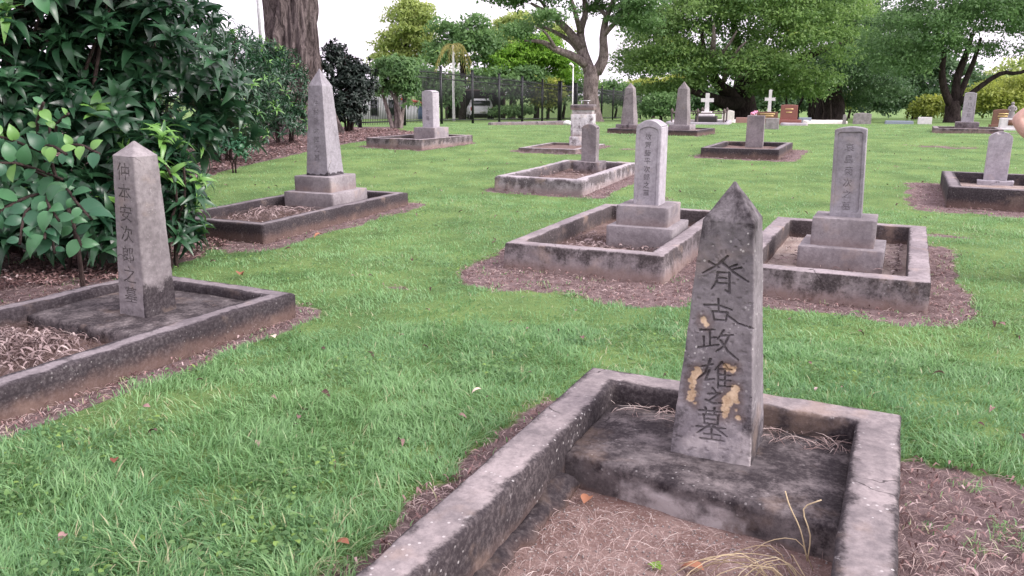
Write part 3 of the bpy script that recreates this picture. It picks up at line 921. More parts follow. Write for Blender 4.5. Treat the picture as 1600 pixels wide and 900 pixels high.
# ------------------------------------------------------------------ far graves
def slab_stone(label, b, y, w, h, d, mat, arch=0.0, shape='sq', base=None, cat='gravestone', rz=-.35, basemat=None, name='gravestone', lines=None, dz=0.0):
    p = P(b, y)
    o = thing(name, label, cat, (p[0], p[1], p[2] + dz), rz, GRT)
    z0 = -.03
    if base:
        step_part(o, 'base', base[0], base[1], -.03, base[2] + .03, basemat or mat, b * .1); z0 = base[2] - .002
    hs_ = shaft_part(o, 'slab' if not base else 'headstone', w, d, w * .97, d * .95, h, mat, .03, 'arch', .1, .012, None, None, .002, b * .07, z0=z0, arch=max(arch, .004), shape=shape)
    if lines:
        for k, (lw, lz) in enumerate(lines):
            V, Fs = boxv(0, -d / 2 - .004, lz, lw, .008, .035)
            np_mesh('lettering', V, Fs, M['gold'], hs_)
    return o


slab_stone('cream round-cornered headstone with grey rim in front of the dark fig roots', 1137, 37, .55, .50, .14, M['cream'], .05, base=(.66, .3, .06))
slab_stone('low pink granite block beside the pink flowers', 1160, 37.5, .60, .26, .3, M['pinkstone'])
slab_stone('dark brown plaque headstone with gilt lettering below the small white cross', 1198, 34, .86, .36, .16, M['brownstone'], base=(.95, .4, .12), lines=[(.6, .28), (.5, .2), (.55, .1)])
slab_stone('square rough grey-brown block in front of the brown plaque', 1205, 25.6, .42, .36, .28, M['greystone'], name='stone_block', cat='stone block')
slab_stone('polished red granite headstone on a wide red base', 1231, 31.5, .64, .56, .15, M['redgranite'], .02, base=(.95, .42, .20), lines=[(.3, .4), (.22, .28)])
slab_stone('small blue-grey granite slab right of the red headstone', 1257, 34, .52, .27, .16, M['bluegrey'])
slab_stone('thin upright post stone under the yellow leaves', 1318.5, 32.6, .14, .40, .1, M['greystone'], .03, name='marker_stone')
slab_stone('broad grey headstone with angled top left of the low white slab', 1346, 32.4, .68, .46, .16, M['greystone'], .04)
slab_stone('low pale ledger slab in the far lawn', 1404, 33, 1.05, .15, .5, M['bluegrey'], name='ledger_slab', cat='grave slab')
slab_stone('plain white block headstone beside the yellow-green shrub', 1444, 33, .52, .30, .2, M['white'])
slab_stone('red-brown brick-coloured headstone beside the small statue', 1563, 27.5, .62, .50, .16, M['brownstone'], .03, base=(.72, .34, .08), lines=[(.3, .36), (.34, .28), (.3, .2)])
o = slab_stone('white plinth with dark plaque carrying a small statue, far right', 1573, 24.8, .50, .30, .32, M['white'], base=(.60, .42, .06))
V, Fs = boxv(.03, -.165, .23, .17, .012, .16); np_mesh('plaque', V, Fs, M['brownstone'], o)
# little statue on the plinth: robe, shoulders, head, arms
q = P(1575, 24.8)
st = thing('statue', 'small grey robed statue standing on the white plinth', 'statue', (q[0], q[1], q[2] + .362), -.35)
pr = smooth_path([(0, 0, 0, .10), (0, 0, .1, .085), (0, 0, .24, .075), (0, 0, .33, .085), (0, 0, .375, .045), (0, 0, .40, .03)], 16)
V, Fs = tube(pr[:, :3], pr[:, 3], 12); np_mesh('robe', V, Fs, M['greystone'], st, smooth=True)
pr = smooth_path([(0, 0, .385, .025), (0, 0, .41, .042), (0, 0, .45, .045), (0, 0, .48, .02)], 9)
V, Fs = tube(pr[:, :3], pr[:, 3], 10); np_mesh('head', V, Fs, M['greystone'], st, smooth=True)
for s in (-1, 1):
    pr = smooth_path([(s * .07, 0, .34, .028), (s * .10, -.03, .26, .026), (s * .05, -.08, .22, .02)], 8)
    V, Fs = tube(pr[:, :3], pr[:, 3], 8); np_mesh('arm', V, Fs, M['greystone'], st, smooth=True)


def cross(label, b, y, h, mat, span, th, steps, flare=0.0):
    p = P(b, y); o = thing('grave_cross', label, 'cross', p, -.3, GRT); z = -.02
    for k, (w, hh, m) in enumerate(steps):
        step_part(o, 'step', w, w * .85, z, hh, m, b + k); z += hh - .002
    t = th
    pts = [(-t * .62, 0), (t * .62, 0), (t * .5, h * .62 - t * .5), (span / 2 - flare, h * .62 - t * .5 - 0), (span / 2, h * .62 - t * .5 - flare), (span / 2, h * .62 + t * .5 + flare),
           (span / 2 - flare, h * .62 + t * .5), (t * .5, h * .62 + t * .5), (t * .5, h - flare), (t * .5 + flare, h - flare * .3), (0, h + flare), (-t * .5 - flare, h - flare * .3), (-t * .5, h - flare), (-t * .5, h * .62 + t * .5),
           (-span / 2 + flare, h * .62 + t * .5), (-span / 2, h * .62 + t * .5 + flare), (-span / 2, h * .62 - t * .5 - flare), (-span / 2 + flare, h * .62 - t * .5), (-t * .5, h * .62 - t * .5)]
    bm = bmesh.new(); f = bm.faces.new([bm.verts.new((x, -.05, zz)) for x, zz in pts])
    r = bmesh.ops.extrude_face_region(bm, geom=[f]); bmesh.ops.translate(bm, verts=[v for v in r['geom'] if isinstance(v, bmesh.types.BMVert)], vec=(0, .1, 0))
    bmesh.ops.recalc_face_normals(bm, faces=bm.faces)
    me = bpy.data.meshes.new('cross'); bm.to_mesh(me); bm.free(); me.materials.append(mat)
    c = bpy.data.objects.new('cross', me); COL.objects.link(c); c.parent = o; c.location = (0, 0, z)


cross('large white Latin cross on white steps and a black granite block', 1103, 33.5, .74, M['white'], .50, .15,
      [(.86, .34, M['blackgranite']), (.62, .08, M['white']), (.42, .10, M['white'])])
cross('small white cross with flared arms behind the brown plaque', 1200.5, 36, 1.02, M['white'], .44, .13, [(.5, .28, M['white']), (.36, .14, M['white'])], .03)

# iron rail enclosure round the white cross
p = P(1090, 32.0)
ra = thing('grave_railing', 'rusty iron pipe railing with posts around the white cross grave', 'railing', p, -.3)
for (xx, yy) in ((-1.0, -.2), (0, -.3), (1.0, -.4), (-1.0, 2.2), (0, 2.1), (1.0, 2.0)):
    pr = [(xx, yy, 0, .04), (xx, yy, .06, .06), (xx, yy, .1, .035), (xx, yy, .46, .03), (xx, yy, .50, .06), (xx, yy, .56, .05), (xx, yy, .62, .015)]
    V, Fs = tube(np.array(pr)[:, :3], np.array(pr)[:, 3], 8); np_mesh('post', V, Fs, M['iron'], ra, smooth=True)
for a, c in (((-1, -.2), (1, -.4)), ((-1, 2.2), (1, 2.0)), ((-1, -.2), (-1, 2.2)), ((1, -.4), (1, 2.0))):
    V, Fs = tube([(a[0], a[1], .44), (c[0], c[1], .44)], .022, 6); np_mesh('rail', V, Fs, M['iron'], ra, smooth=True)
V, Fs = sweep(2.4, 2.8, [(0, -.05), (0, .08), (.02, .1), (.14, .1), (.16, .08), (.16, 0)], .2, .004, False, 2.2)
np_mesh('kerb', V + [0, .9, 0], Fs, M['conc_light'], ra)

# pink flowers in a white vase
q = P(1177, 35)
fl = thing('flower_vase', 'pink and white artificial flowers in a white vase between pink block and brown plaque', 'flowers', q)
pr = np.array([(0, 0, 0, .07), (0, 0, .1, .05), (0, 0, .2, .06), (0, 0, .26, .08)]); V, Fs = tube(pr[:, :3], pr[:, 3], 10); np_mesh('vase', V, Fs, M['white'], fl, smooth=True)
M['petal'] = plain('pink petals', (.75, .30, .45), .7, var=.35, scale=25)
for k in range(9):
    a = k * 2.4; rr = .05 + .012 * k
    bm = bmesh.new(); bmesh.ops.create_icosphere(bm, subdivisions=2, radius=.065)
    for v in bm.verts: v.co *= 1 + .25 * math.sin(9 * v.co.x / .065 + k) * math.cos(7 * v.co.y / .065)
    me = bpy.data.meshes.new('bloom'); bm.to_mesh(me); bm.free(); me.materials.append(M['petal'] if k % 3 else M['white'])
    c = bpy.data.objects.new('bloom', me); COL.objects.link(c); c.parent = fl; c.location = (rr * math.cos(a), rr * math.sin(a), .36 + .05 * (k % 3))

# long low far kerbs
for nm, label, b, y, w, l, h, mat in (
        ('grave_surround', 'long low pinkish kerb lying right of the blue-grey slab', 1287, 33.5, 1.6, 1.2, .13, M['cream']),
        ('grave_surround', 'broken pale kerb edge in front of the red granite headstone', 1240, 29.8, .9, .5, .09, M['conc_light']),
        ('grave_surround', 'pale low kerb stretching behind the cream headstone', 1150, 40, 1.9, 1.2, .14, M['cream'])):
    p = P(b, y); o = thing(nm, label, 'grave kerb', p, -.2, 'kerbed grave plots')
    V, Fs = sweep(w, l, [(0, -.08), (0, h - .02), (.02, h), (.14, h), (.16, h - .02), (.16, -.04)], .08, .008, False, b * .1)
    np_mesh('kerb', V, Fs, mat, o, smooth=True)
p = P(829, 31); o = thing('retaining_kerb', 'long low dark retaining kerb in front of the black fence', 'kerb', p, .42)
V, Fs = sweep(3.4, .25, [(0, -.1), (0, .10), (.02, .13), (.1, .13)], .06, .01, True, 3.0); np_mesh('kerb', V, Fs, M['conc_dark'], o, smooth=True)
p = P(886, 30.4)
bm = bmesh.new(); bmesh.ops.create_icosphere(bm, subdivisions=3, radius=.13)
for v in bm.verts: v.co = Vector((v.co.x * 1.2, v.co.y, v.co.z * .8)) * (1 + .2 * (float(fbm(v.co.x * 9, v.co.y * 9, v.co.z * 9, 2)) - .5))
me = bpy.data.meshes.new('boulder'); bm.to_mesh(me); bm.free(); me.materials.append(M['white'])
o = bpy.data.objects.new('boulder', me); COL.objects.link(o); o.location = (p[0], p[1], p[2] + .08)
tag(o, 'rounded white stone at the end of the dark retaining kerb', 'stone')

# ------------------------------------------------------------------ fence
f0 = np.array([-5.05, 27.0]); fd = np.array([.365, .931]); bay = 3.05; NB = 14
fe = thing('steel_fence', 'tall black steel picket fence running along the back of the lawn', 'fence', (f0[0], f0[1], tz(*f0)))
fang = math.atan2(fd[1], fd[0])


def shared(name, V, Fs, mat):
    me = np_mesh(name, V, Fs, mat); d = me.data; bpy.data.objects.remove(me); return d


post_me = shared('post', *merge([boxv(0, 0, 1.06, .09, .09, 2.3), boxv(0, 0, 2.225, .11, .11, .03)]), M['fence'])
pick_me = shared('picket', *boxv(0, 0, 1.05, .014, .014, 2.0), M['fence'])
wide_me = shared('post', *merge([boxv(0, 0, 1.06, .2, .2, 2.3), boxv(0, 0, 2.225, .22, .22, .03)]), M['fence'])
zoff = fe.location.z; rest = []
for k in range(NB + 1):
    q = f0 + fd * bay * k; z = tz(*q) - zoff
    o = bpy.data.objects.new('post', wide_me if k in (7, 8) else post_me); COL.objects.link(o); o.parent = fe
    o.location = (q[0] - f0[0], q[1] - f0[1], z); o.rotation_euler[2] = fang
    if k == NB: break
    q2 = f0 + fd * bay * (k + 1); z2 = tz(*q2) - zoff
    for hh in (.16, 1.76, 1.97):
        a = np.array([q[0] - f0[0], q[1] - f0[1], z + hh]); c = np.array([q2[0] - f0[0], q2[1] - f0[1], z2 + hh])
        V, Fs = tube([a, c], .024, 4); np_mesh('rail', V, Fs, M['fence'], fe)
    for j in range(1, 27):
        t = j / 27; pos = (q[0] + (q2[0] - q[0]) * t - f0[0], q[1] + (q2[1] - q[1]) * t - f0[1], z + (z2 - z) * t + .02)
        if k < 11:
            o = bpy.data.objects.new('picket', pick_me); COL.objects.link(o); o.parent = fe; o.location = pos; o.rotation_euler[2] = fang
        else:
            V, Fq = boxv(0, 0, 1.05, .014, .014, 2.0); rest.append((V + pos, Fq))
tag(np_mesh('picket', *merge(rest), M['fence'], fe), kind='stuff')

# white stand pipe / light pole by the fence
q = P(894, 33); o = thing('light_pole', 'slim white pole with small lamp head behind the peeling pillar', 'pole', q)
V, Fs = tube([(0, 0, -.1), (0, 0, 2.2)], .024, 8); np_mesh('pole', V, Fs, M['pole'], o, smooth=True)
V, Fs = tube([(0, 0, 2.2), (-.02, -.02, 2.3), (-.1, -.05, 2.36), (-.16, -.08, 2.33)], [.035, .04, .05, .03], 8); np_mesh('lamp_head', V, Fs, M['pole'], o, smooth=True)
q = P(418, 27); o = thing('light_pole', 'thin tall grey pole left of the huge trunk', 'pole', q)
V, Fs = tube([(0, 0, -.1), (0, 0, 4), (0, 0, 8.5)], [.06, .05, .035], 8); np_mesh('pole', V, Fs, M['steel'], o, smooth=True)
V, Fs = boxv(.25, 0, 8.5, .6, .12, .07); np_mesh('lamp_head', V, Fs, M['steel'], o)

# ------------------------------------------------------------------ street behind the fence: car, low building
M['carwhite'] = plain('white car paint', (.80, .80, .82), .25, var=.03, spec=.6)
M['glass'] = plain('dark window glass', (.02, .024, .03), .08, var=.1, spec=.8)
M['tyre'] = plain('tyre rubber', (.02, .02, .02), .9)
M['tail'] = plain('red tail lamp', (.35, .02, .02), .3)
M['plate'] = plain('number plate', (.6, .6, .55), .5)
M['wall'] = plain('white wall', (.74, .74, .76), .8, var=.06)
M['roof'] = plain('red roof sheeting', (.50, .06, .03), .6, var=.12)
M['blue'] = plain('blue grey panel', (.12, .17, .27), .6, var=.1)
M['carport'] = plain('dark shed boards', (.05, .032, .030), .8, var=.3)
q = P(750, 63)
car = thing('parked_car', 'white station wagon seen from behind through the fence', 'car', q, .12)


def hull(name, prof, w0, w1, mat, parent, bev=.05):
    """side profile (y,z) extruded across x with tumblehome"""
    bm = bmesh.new(); zs = [p[1] for p in prof]; lo, hi = min(zs), max(zs)
    L = [bm.verts.new((-(w0 + (w1 - w0) * (z - lo) / (hi - lo)) / 2, y, z)) for y, z in prof]
    R = [bm.verts.new(((w0 + (w1 - w0) * (z - lo) / (hi - lo)) / 2, y, z)) for y, z in prof]
    n = len(prof); bm.faces.new(L[::-1]); bm.faces.new(R)
    for a in range(n): bm.faces.new((L[a], L[(a + 1) % n], R[(a + 1) % n], R[a]))
    bmesh.ops.recalc_face_normals(bm, faces=bm.faces)
    bmesh.ops.bevel(bm, geom=bm.edges[:], offset=bev, segments=2, affect='EDGES', profile=.6)
    me = bpy.data.meshes.new(name); bm.to_mesh(me); bm.free(); me.materials.append(mat)
    for p_ in me.polygons: p_.use_smooth = True
    o = bpy.data.objects.new(name, me); COL.objects.link(o); o.parent = parent; return o


hull('body', [(-2.1, .35), (-2.15, .6), (-2.1, 1.0), (1.0, 1.02), (2.2, .85), (2.25, .4)], 1.80, 1.74, M['carwhite'], car)
hull('cabin', [(-2.0, 1.0), (-1.75, 1.5), (-1.4, 1.58), (.2, 1.56), (1.05, 1.0)], 1.66, 1.28, M['carwhite'], car, .06)
V, Fs = boxv(0, -1.92, 1.25, 1.22, .02, .36); wnd = np_mesh('rear_window', V, Fs, M['glass'], car); wnd.rotation_euler = (0, 0, 0)
me = wnd.data
for v in me.vertices: v.co.y = -2.02 + (v.co.z - 1.0) * .5 + (.01 if v.co.y > -1.92 else -.012)
for s in (-1, 1):
    V, Fs = boxv(s * .78, -2.12, .85, .16, .06, .26); np_mesh('tail_light', V, Fs, M['tail'], car)
    for yy in (-1.35, 1.35):
        V, Fs = tube([(s * .70, yy, .32), (s * .92, yy, .32)], .33, 20); wh = np_mesh('wheel', V, Fs, M['tyre'], car)
        V, Fs = tube([(s * .915, yy, .32), (s * .93, yy, .32)], .2, 16); np_mesh('rim', V, Fs, M['steel'], wh)
V, Fs = boxv(0, -2.18, .62, .42, .02, .12); np_mesh('number_plate', V, Fs, M['plate'], car)
V, Fs = boxv(0, -2.15, .42, 1.7, .1, .16); np_mesh('bumper', V, Fs, M['tyre'], car)

q = P(742, 72); o = thing('carport', 'dark open carport behind the white car', 'carport', q, .1)
for nm, bx in (('roof', (0, 0, 2.45, 5.2, 4, .14)), ('back_wall', (0, 1.8, 1.2, 5, .12, 2.4)), ('side_wall', (-2.5, 0, 1.2, .12, 3.6, 2.4)), ('side_wall', (2.5, 0, 1.2, .12, 3.6, 2.4))):
    V, Fs = boxv(*bx); np_mesh(nm, V, Fs, M['carport'], o)
q = P(652, 64); o = thing('low_building', 'white shed with red roof and blue panels seen through the fence', 'building', q, .1)
V, Fs = boxv(0, 2, .55, 2.2, 4, 1.3); np_mesh('wall', V, Fs, M['wall'], o)
V, Fs = boxv(.55, -.03, .5, 1.0, .06, 1.1); np_mesh('panel', V, Fs, M['blue'], o)
bm = bmesh.new(); vv = [bm.verts.new(c) for c in ((-1.3, -.3, 1.62), (1.35, -.3, 1.12), (1.35, 4.3, 1.12), (-1.3, 4.3, 1.62), (-1.3, -.3, 1.5), (1.35, -.3, 1.0), (1.35, 4.3, 1.0), (-1.3, 4.3, 1.5))]
for f in ((0, 1, 2, 3), (7, 6, 5, 4), (0, 4, 5, 1), (1, 5, 6, 2), (2, 6, 7, 3), (3, 7, 4, 0)): bm.faces.new([vv[a] for a in f])
me = bpy.data.meshes.new('roof'); bm.to_mesh(me); bm.free(); me.materials.append(M['roof']); c = bpy.data.objects.new('roof', me); COL.objects.link(c); c.parent = o
q = P(585, 68); o = thing('low_building', 'long plain white building with dark openings left of the fence shrub', 'building', q, .05)
V, Fs = boxv(0, 2, 1.0, 5.2, 4, 2.4); np_mesh('wall', V, Fs, M['wall'], o)
for xx in (-1.7, 0, 1.5):
    V, Fs = boxv(xx, -.02, .9, .55, .06, 1.3); wi = np_mesh('window', V, Fs, M['glass'], o)
    V, Fs = merge([boxv(xx, -.06, 1.57, .65, .04, .06), boxv(xx, -.06, .23, .65, .04, .06), boxv(xx - .3, -.06, .9, .05, .04, 1.28), boxv(xx + .3, -.06, .9, .05, .04, 1.28)]); np_mesh('frame', V, Fs, M['steel'], wi)
V, Fs = boxv(0, 2, 2.28, 5.6, 4.4, .16); np_mesh('roof', V, Fs, M['steel'], o)

# ------------------------------------------------------------------ foliage tools
def frames(d, up):
    d = d / (np.linalg.norm(d, axis=1)[:, None] + 1e-9)
    x = np.cross(d, up); x /= np.linalg.norm(x, axis=1)[:, None] + 1e-9
    z = np.cross(x, d)
    return np.stack([x, d, z], -1)                    # columns


def unit(n, r):
    v = r.normal(size=(n, 3)); return v / np.linalg.norm(v, axis=1)[:, None]


def instances(T, TF, R, pos, sc):
    """template verts T, list of faces TF, rotations (N,3,3), pos (N,3), scale (N,) or (N,3)"""
    N = len(pos); sc = sc[:, None] * np.ones((1, 3)) if sc.ndim == 1 else sc
    L = T[None] * sc[:, None, :]
    V = np.einsum('nij,nkj->nki', R, L) + pos[:, None, :]
    nv = len(T); off = (np.arange(N) * nv)[:, None, None]
    return V.reshape(-1, 3), [(f[None] + off).reshape(-1, f.shape[1]) for f in TF]


DIAM = np.array([(0, 0, 0), (-.26, .45, .06), (0, 1, -.05), (.26, .45, .06)], float)
DIAMF = [np.array([(0, 1, 2), (0, 2, 3)])]


def lance(w=.12, droop=.25, fold=.05, n=4, fat=.5):
    V = [(0, 0, 0)]
    for k in range(1, n + 1):
        t = k / (n + 1); ww = w * (math.sin(PI * t ** (fat * 1.4)) ** .8)
        z = .10 * math.sin(PI * t) - droop * t * t; yv = t * (1 - droop * .35 * t)
        V += [(-ww, yv, z + fold), (0, yv, z), (ww, yv, z + fold)]
    V.append((0, 1 - droop * .35, -droop))
    F3, F4 = [(0, 2, 1), (0, 3, 2)], []
    for k in range(n - 1):
        a = 1 + 3 * k; b = a + 3
        F4 += [(a, a + 1, b + 1, b), (a + 1, a + 2, b + 2, b + 1)]
    a = 1 + 3 * (n - 1); e = len(V) - 1
    F3 += [(a, a + 1, e), (a + 1, a + 2, e)]
    return np.array(V), [np.array(F3), np.array(F4)]


def crown(parent, blobs, clumps, per, size, mat, seed, cr=.55, flat=.45, lowz=-.4, fill=.35, name='crown', droop=.2, wide=1.0, tintb=.0):
    r = np.random.default_rng(seed)
    B = np.array(blobs, float); a = (B[:, 3] * B[:, 4] + B[:, 3] * B[:, 5]); pk = r.choice(len(B), clumps, p=a / a.sum())
    u = unit(clumps, r); u[:, 2] = np.where(u[:, 2] < lowz, -u[:, 2], u[:, 2])
    rad = np.where(r.random(clumps) < fill, r.uniform(.3, .8, clumps), r.uniform(.82, 1.06, clumps))
    C = B[pk, :3] + u * rad[:, None] * B[pk, 3:6]
    ct = r.random(clumps); crr = cr * r.uniform(.55, 1.35, clumps)
    N = clumps * per; ci = np.repeat(np.arange(clumps), per)
    w = unit(N, r); w[:, 2] = np.where((w[:, 2] < -.15) & (r.random(N) < .8), -w[:, 2], w[:, 2])
    off = w * (crr[ci] * r.uniform(.35, 1.08, N) ** .5)[:, None] * np.array([1, 1, flat])
    off += r.normal(0, .09, (N, 3)) * crr[ci][:, None]
    pos = C[ci] + off
    up = np.array([0, 0, .5]) + .5 * unit(N, r) + .9 * w
    d = .8 * unit(N, r) + .5 * w; d[:, 2] -= droop
    R = frames(d, up)
    sc = size * r.uniform(.6, 1.35, N)
    scv = np.stack([sc * wide, sc, sc], -1)
    V, Fs = instances(DIAM, DIAMF, R, pos, scv)
    tint = np.clip(.45 * ct[ci] + .35 * r.random(N) + .25 * w[:, 2] + tintb, 0, 1)  # leaves lighter toward clump tops: lit-top shading put into the leaf colour
    return np_mesh(name, V, Fs, mat, parent, attrs={'tint': np.repeat(tint, len(DIAM))})


def limb(parent, pts, mat, n=14, seg=9, name='limb', bump=.12):
    pr = smooth_path(pts, n); V, Fs = tube(pr[:, :3], np.maximum(pr[:, 3], .01), seg, bump)
    return np_mesh(name, V, Fs, mat, parent, smooth=True)


def pt(b0, y, pts, base_v=188):
    """sketch in picture units about a base bearing -> metres relative to the base"""
    s = mp(y)
    return [((p[0] - b0) * s, p[2], (base_v - p[1]) * s, p[3]) for p in pts]


def pb(b0, y, blobs, base_v=188):
    s = mp(y)
    return [((p[0] - b0) * s, p[2], (base_v - p[1]) * s, p[3] * s, (p[5] if len(p) > 5 else p[3] * s), p[4] * s) for p in blobs]


# --- T1 open tree with spreading limbs, in front of the fence
y = 44; q = P(925, y)
t1 = thing('shade_tree', 'open-limbed tree with forked grey trunk in front of the fence, centre', 'tree', q)
limb(t1, pt(925, y, [(926, 192, 0, .72), (925, 180, 0, .52), (922, 150, 0, .42), (923, 118, 0, .42), (924, 104, 0, .36)]), M['bark'], 20, 14, 'trunk', .16)
for l in ([(930, 114, 0, .32), (940, 92, -.2, .27), (938, 62, -.4, .21), (943, 32, -.2, .16), (958, 0, 0, .13), (970, -30, .3, .06)],
          [(920, 114, 0, .34), (909, 82, .2, .27), (905, 52, .4, .21), (913, 22, .5, .15), (905, -20, .8, .1)],
          [(914, 102, 0, .26), (892, 90, -.5, .22), (866, 81, -.9, .17), (846, 71, -1.2, .12), (818, 69, -1.5, .05)],
          [(908, 78, .2, .26), (886, 52, .1, .2), (860, 31, -.2, .15), (828, 14, -.5, .07)],
          [(909, 88, .2, .18), (890, 66, .9, .13), (868, 52, 1.4, .1), (838, 38, 1.8, .05)],
          [(938, 60, -.4, .16), (955, 42, -1, .11), (986, 22, -1.6, .05)],
          [(905, 55, .3, .15), (893, 25, -.8, .12), (880, -5, -1.4, .06)],
          [(943, 32, -.2, .12), (930, 10, 1.0, .09), (932, -20, 1.6, .05)],
          [(866, 81, -.9, .10), (850, 60, -1.8, .07), (835, 52, -2.2, .03)],
          [(860, 31, -.2, .10), (835, 0, 1.0, .07), (790, -5, 1.4, .03)]):
    limb(t1, pt(925, y, l), M['bark'])
crown(t1, pb(925, y, [(830, 8, -.5, 42, 20, 1.6), (780, 2, 0, 38, 16, 1.6), (872, -8, 0, 40, 22, 2), (905, -30, 1, 55, 30, 2.5), (955, 2, 0, 42, 28, 2), (988, 22, -1.6, 30, 24, 1.5),
                      (1000, -18, .5, 42, 30, 2.2), (852, 40, -1.6, 22, 10, 1.2), (806, 62, -1.4, 22, 11, 1), (835, 44, 1.9, 24, 10, 1), (884, 28, -1, 14, 8, .7), (928, 22, 1.2, 16, 9, 1), (978, 38, -.5, 30, 24, 1.6), (1004, 52, .5, 24, 20, 1.6)]),
      520, 64, .19, M['leaf_mid'], 11, .55, .55, fill=.3)

# --- T2 wide rain tree
y = 50; q = P(1150, y)
t2 = thing('rain_tree', 'huge spreading rain tree with low drooping canopy right of centre', 'tree', q)
limb(t2, pt(1150, y, [(1165, 196, 0, 1.3), (1160, 180, 0, .95), (1158, 155, 0, .8), (1162, 125, 0, .7)]), M['bark_dark'], 16, 14, 'trunk', .2)
for l in ([(1155, 165, 0, .5), (1130, 148, -1, .42), (1105, 130, -2, .3), (1080, 100, -3, .2), (1070, 62, -3.4, .1)],
          [(1160, 160, 0, .45), (1120, 160, -2, .36), (1085, 150, -3.5, .25), (1040, 138, -4.5, .12)],
          [(1105, 128, -3.5, .16), (1105, 105, -4.4, .13), (1125, 100, -5.0, .1), (1140, 92, -5.2, .05)],
          [(1105, 108, -4.4, .12), (1112, 88, -4.9, .09), (1122, 76, -5.1, .04)], [(1118, 122, -4.2, .16), (1140, 112, -5.2, .14), (1152, 102, -5.5, .06)],
          [(1165, 140, 0, .5), (1200, 110, -1, .4), (1240, 90, -2, .25), (1290, 70, -2, .1)], [(1162, 130, 0, .45), (1150, 80, .5, .3), (1140, 30, .8, .15)],
          [(1082, 95, -4.2, .16), (1078, 72, -4.9, .13), (1075, 52, -5.2, .05)], [(1090, 98, -4.0, .12), (1100, 80, -4.8, .09), (1108, 62, -5.1, .04)]):
    limb(t2, pt(1150, y, l), M['bark_dark'] if l[0][3] > .3 else M['bark'])
crown(t2, pb(1150, y, [(1035, 112, -2.5, 60, 40, 3), (995, 112, -1, 38, 32, 2.2), (1015, 66, 0, 40, 40, 3), (1075, 58, -1.5, 66, 50, 4), (1150, 40, -2, 85, 60, 4.5), (1205, 92, -3, 78, 50, 3.5), (1130, 118, -4.5, 52, 28, 1.6),
                       (1250, 50, -1, 72, 60, 4), (1100, 12, 0, 65, 45, 4), (1228, 138, -3.5, 44, 20, 1.8), (1058, 142, -3, 34, 16, 1.4), (1180, 0, 0, 110, 60, 5), (1165, 122, -4.6, 50, 16, 1.4), (1020, 150, -2.5, 34, 14, 1.4), (1200, 148, -3.0, 50, 14, 1.6)]),
      1300, 85, .19, M['leaf_rain'], 12, .85, .55, fill=.22, lowz=-.25)

# --- T3 fig with aerial roots behind
y = 57; q = P(1292, y)
t3 = thing('fig_tree', 'dark fig with hanging aerial roots between rain tree and right-hand tree', 'tree', q)
limb(t3, pt(1292, y, [(1297, 197, 0, 1.4), (1296, 180, 0, 1.05), (1295, 150, 0, .9), (1292, 120, 0, .7)]), M['bark_dark'], 16, 14, 'trunk', .25)
rr_ = np.random.default_rng(5)
for k in range(16):
    bx = 1238 + k * 5.5 + rr_.uniform(-2, 2); yy = rr_.uniform(-3, 2)
    limb(t3, pt(1292, y, [(bx, 196, yy, .10 + .08 * rr_.random()), (bx + rr_.uniform(-4, 4), 170, yy, .08), (bx + rr_.uniform(-10, 10), 138, yy, .07)]), M['bark_dark'], 8, 6, 'aerial_root')
crown(t3, pb(1292, y, [(1282, 62, 0, 66, 60, 5), (1312, 112, -2, 52, 42, 4), (1335, 82, -1, 46, 48, 4), (1268, 126, -3, 56, 30, 3), (1232, 20, 0, 60, 40, 4), (1344, 142, 0, 42, 30, 3), (1300, 22, 0, 60, 36, 4), (1375, 150, 0, 34, 24, 3),
                       (1300, 152, 1.5, 40, 14, 1.2), (1350, 168, 2.5, 40, 16, 1.4), (1255, 150, 2.5, 40, 14, 1.2), (1215, 150, 3.5, 50, 16, 1.2)]),
      700, 80, .21, M['leaf_deep'], 13, .85, .55, lowz=-.3)

# --- T4 right-hand tree with four dark stems
y = 38; q = P(1486, y)
t4 = thing('shade_tree', 'tree with four dark upright stems behind the narrow gravestone, right', 'tree', q)
limb(t4, pt(1486, y, [(1488, 196, 0, .50), (1487, 180, 0, .36), (1486, 165, 0, .34), (1486, 155, 0, .28)]), M['bark_dark'], 14, 12, 'trunk', .16)
for l in ([(1482, 162, 0, .20), (1466, 138, -.2, .17), (1457, 112, -.3, .14), (1456, 82, -.3, .10), (1440, 50, -.3, .07)],
          [(1488, 160, 0, .20), (1489, 120, .1, .18), (1497, 90, .1, .15), (1505, 55, .2, .08)],
          [(1490, 160, 0, .17), (1505, 128, .3, .14), (1518, 95, .5, .11), (1530, 60, .8, .06)],
          [(1492, 160, -.1, .15), (1515, 135, -.4, .12), (1540, 114, -.7, .10), (1562, 114, -.9, .08), (1600, 96, -1.2, .06), (1630, 80, -1.2, .03)]):
    limb(t4, pt(1486, y, l), M['bark_dark'])
crown(t4, pb(1486, y, [(1400, 62, -.5, 66, 40, 2.4), (1470, 38, 0, 84, 50, 3), (1545, 45, 0, 80, 44, 3), (1598, 20, 0, 60, 60, 3), (1582, 88, -1, 42, 14, 1), (1362, 92, -.6, 38, 30, 1.6), (1436, 84, -.8, 46, 16, 1.4),
                       (1525, 84, .8, 40, 16, 1.4), (1500, -25, 0, 120, 50, 4), (1395, 112, -.8, 40, 22, 1.4), (1640, 50, 0, 50, 50, 3)]),
      1000, 76, .135, M['leaf_mid'], 14, .55, .6, fill=.25, lowz=-.3, tintb=-.04)


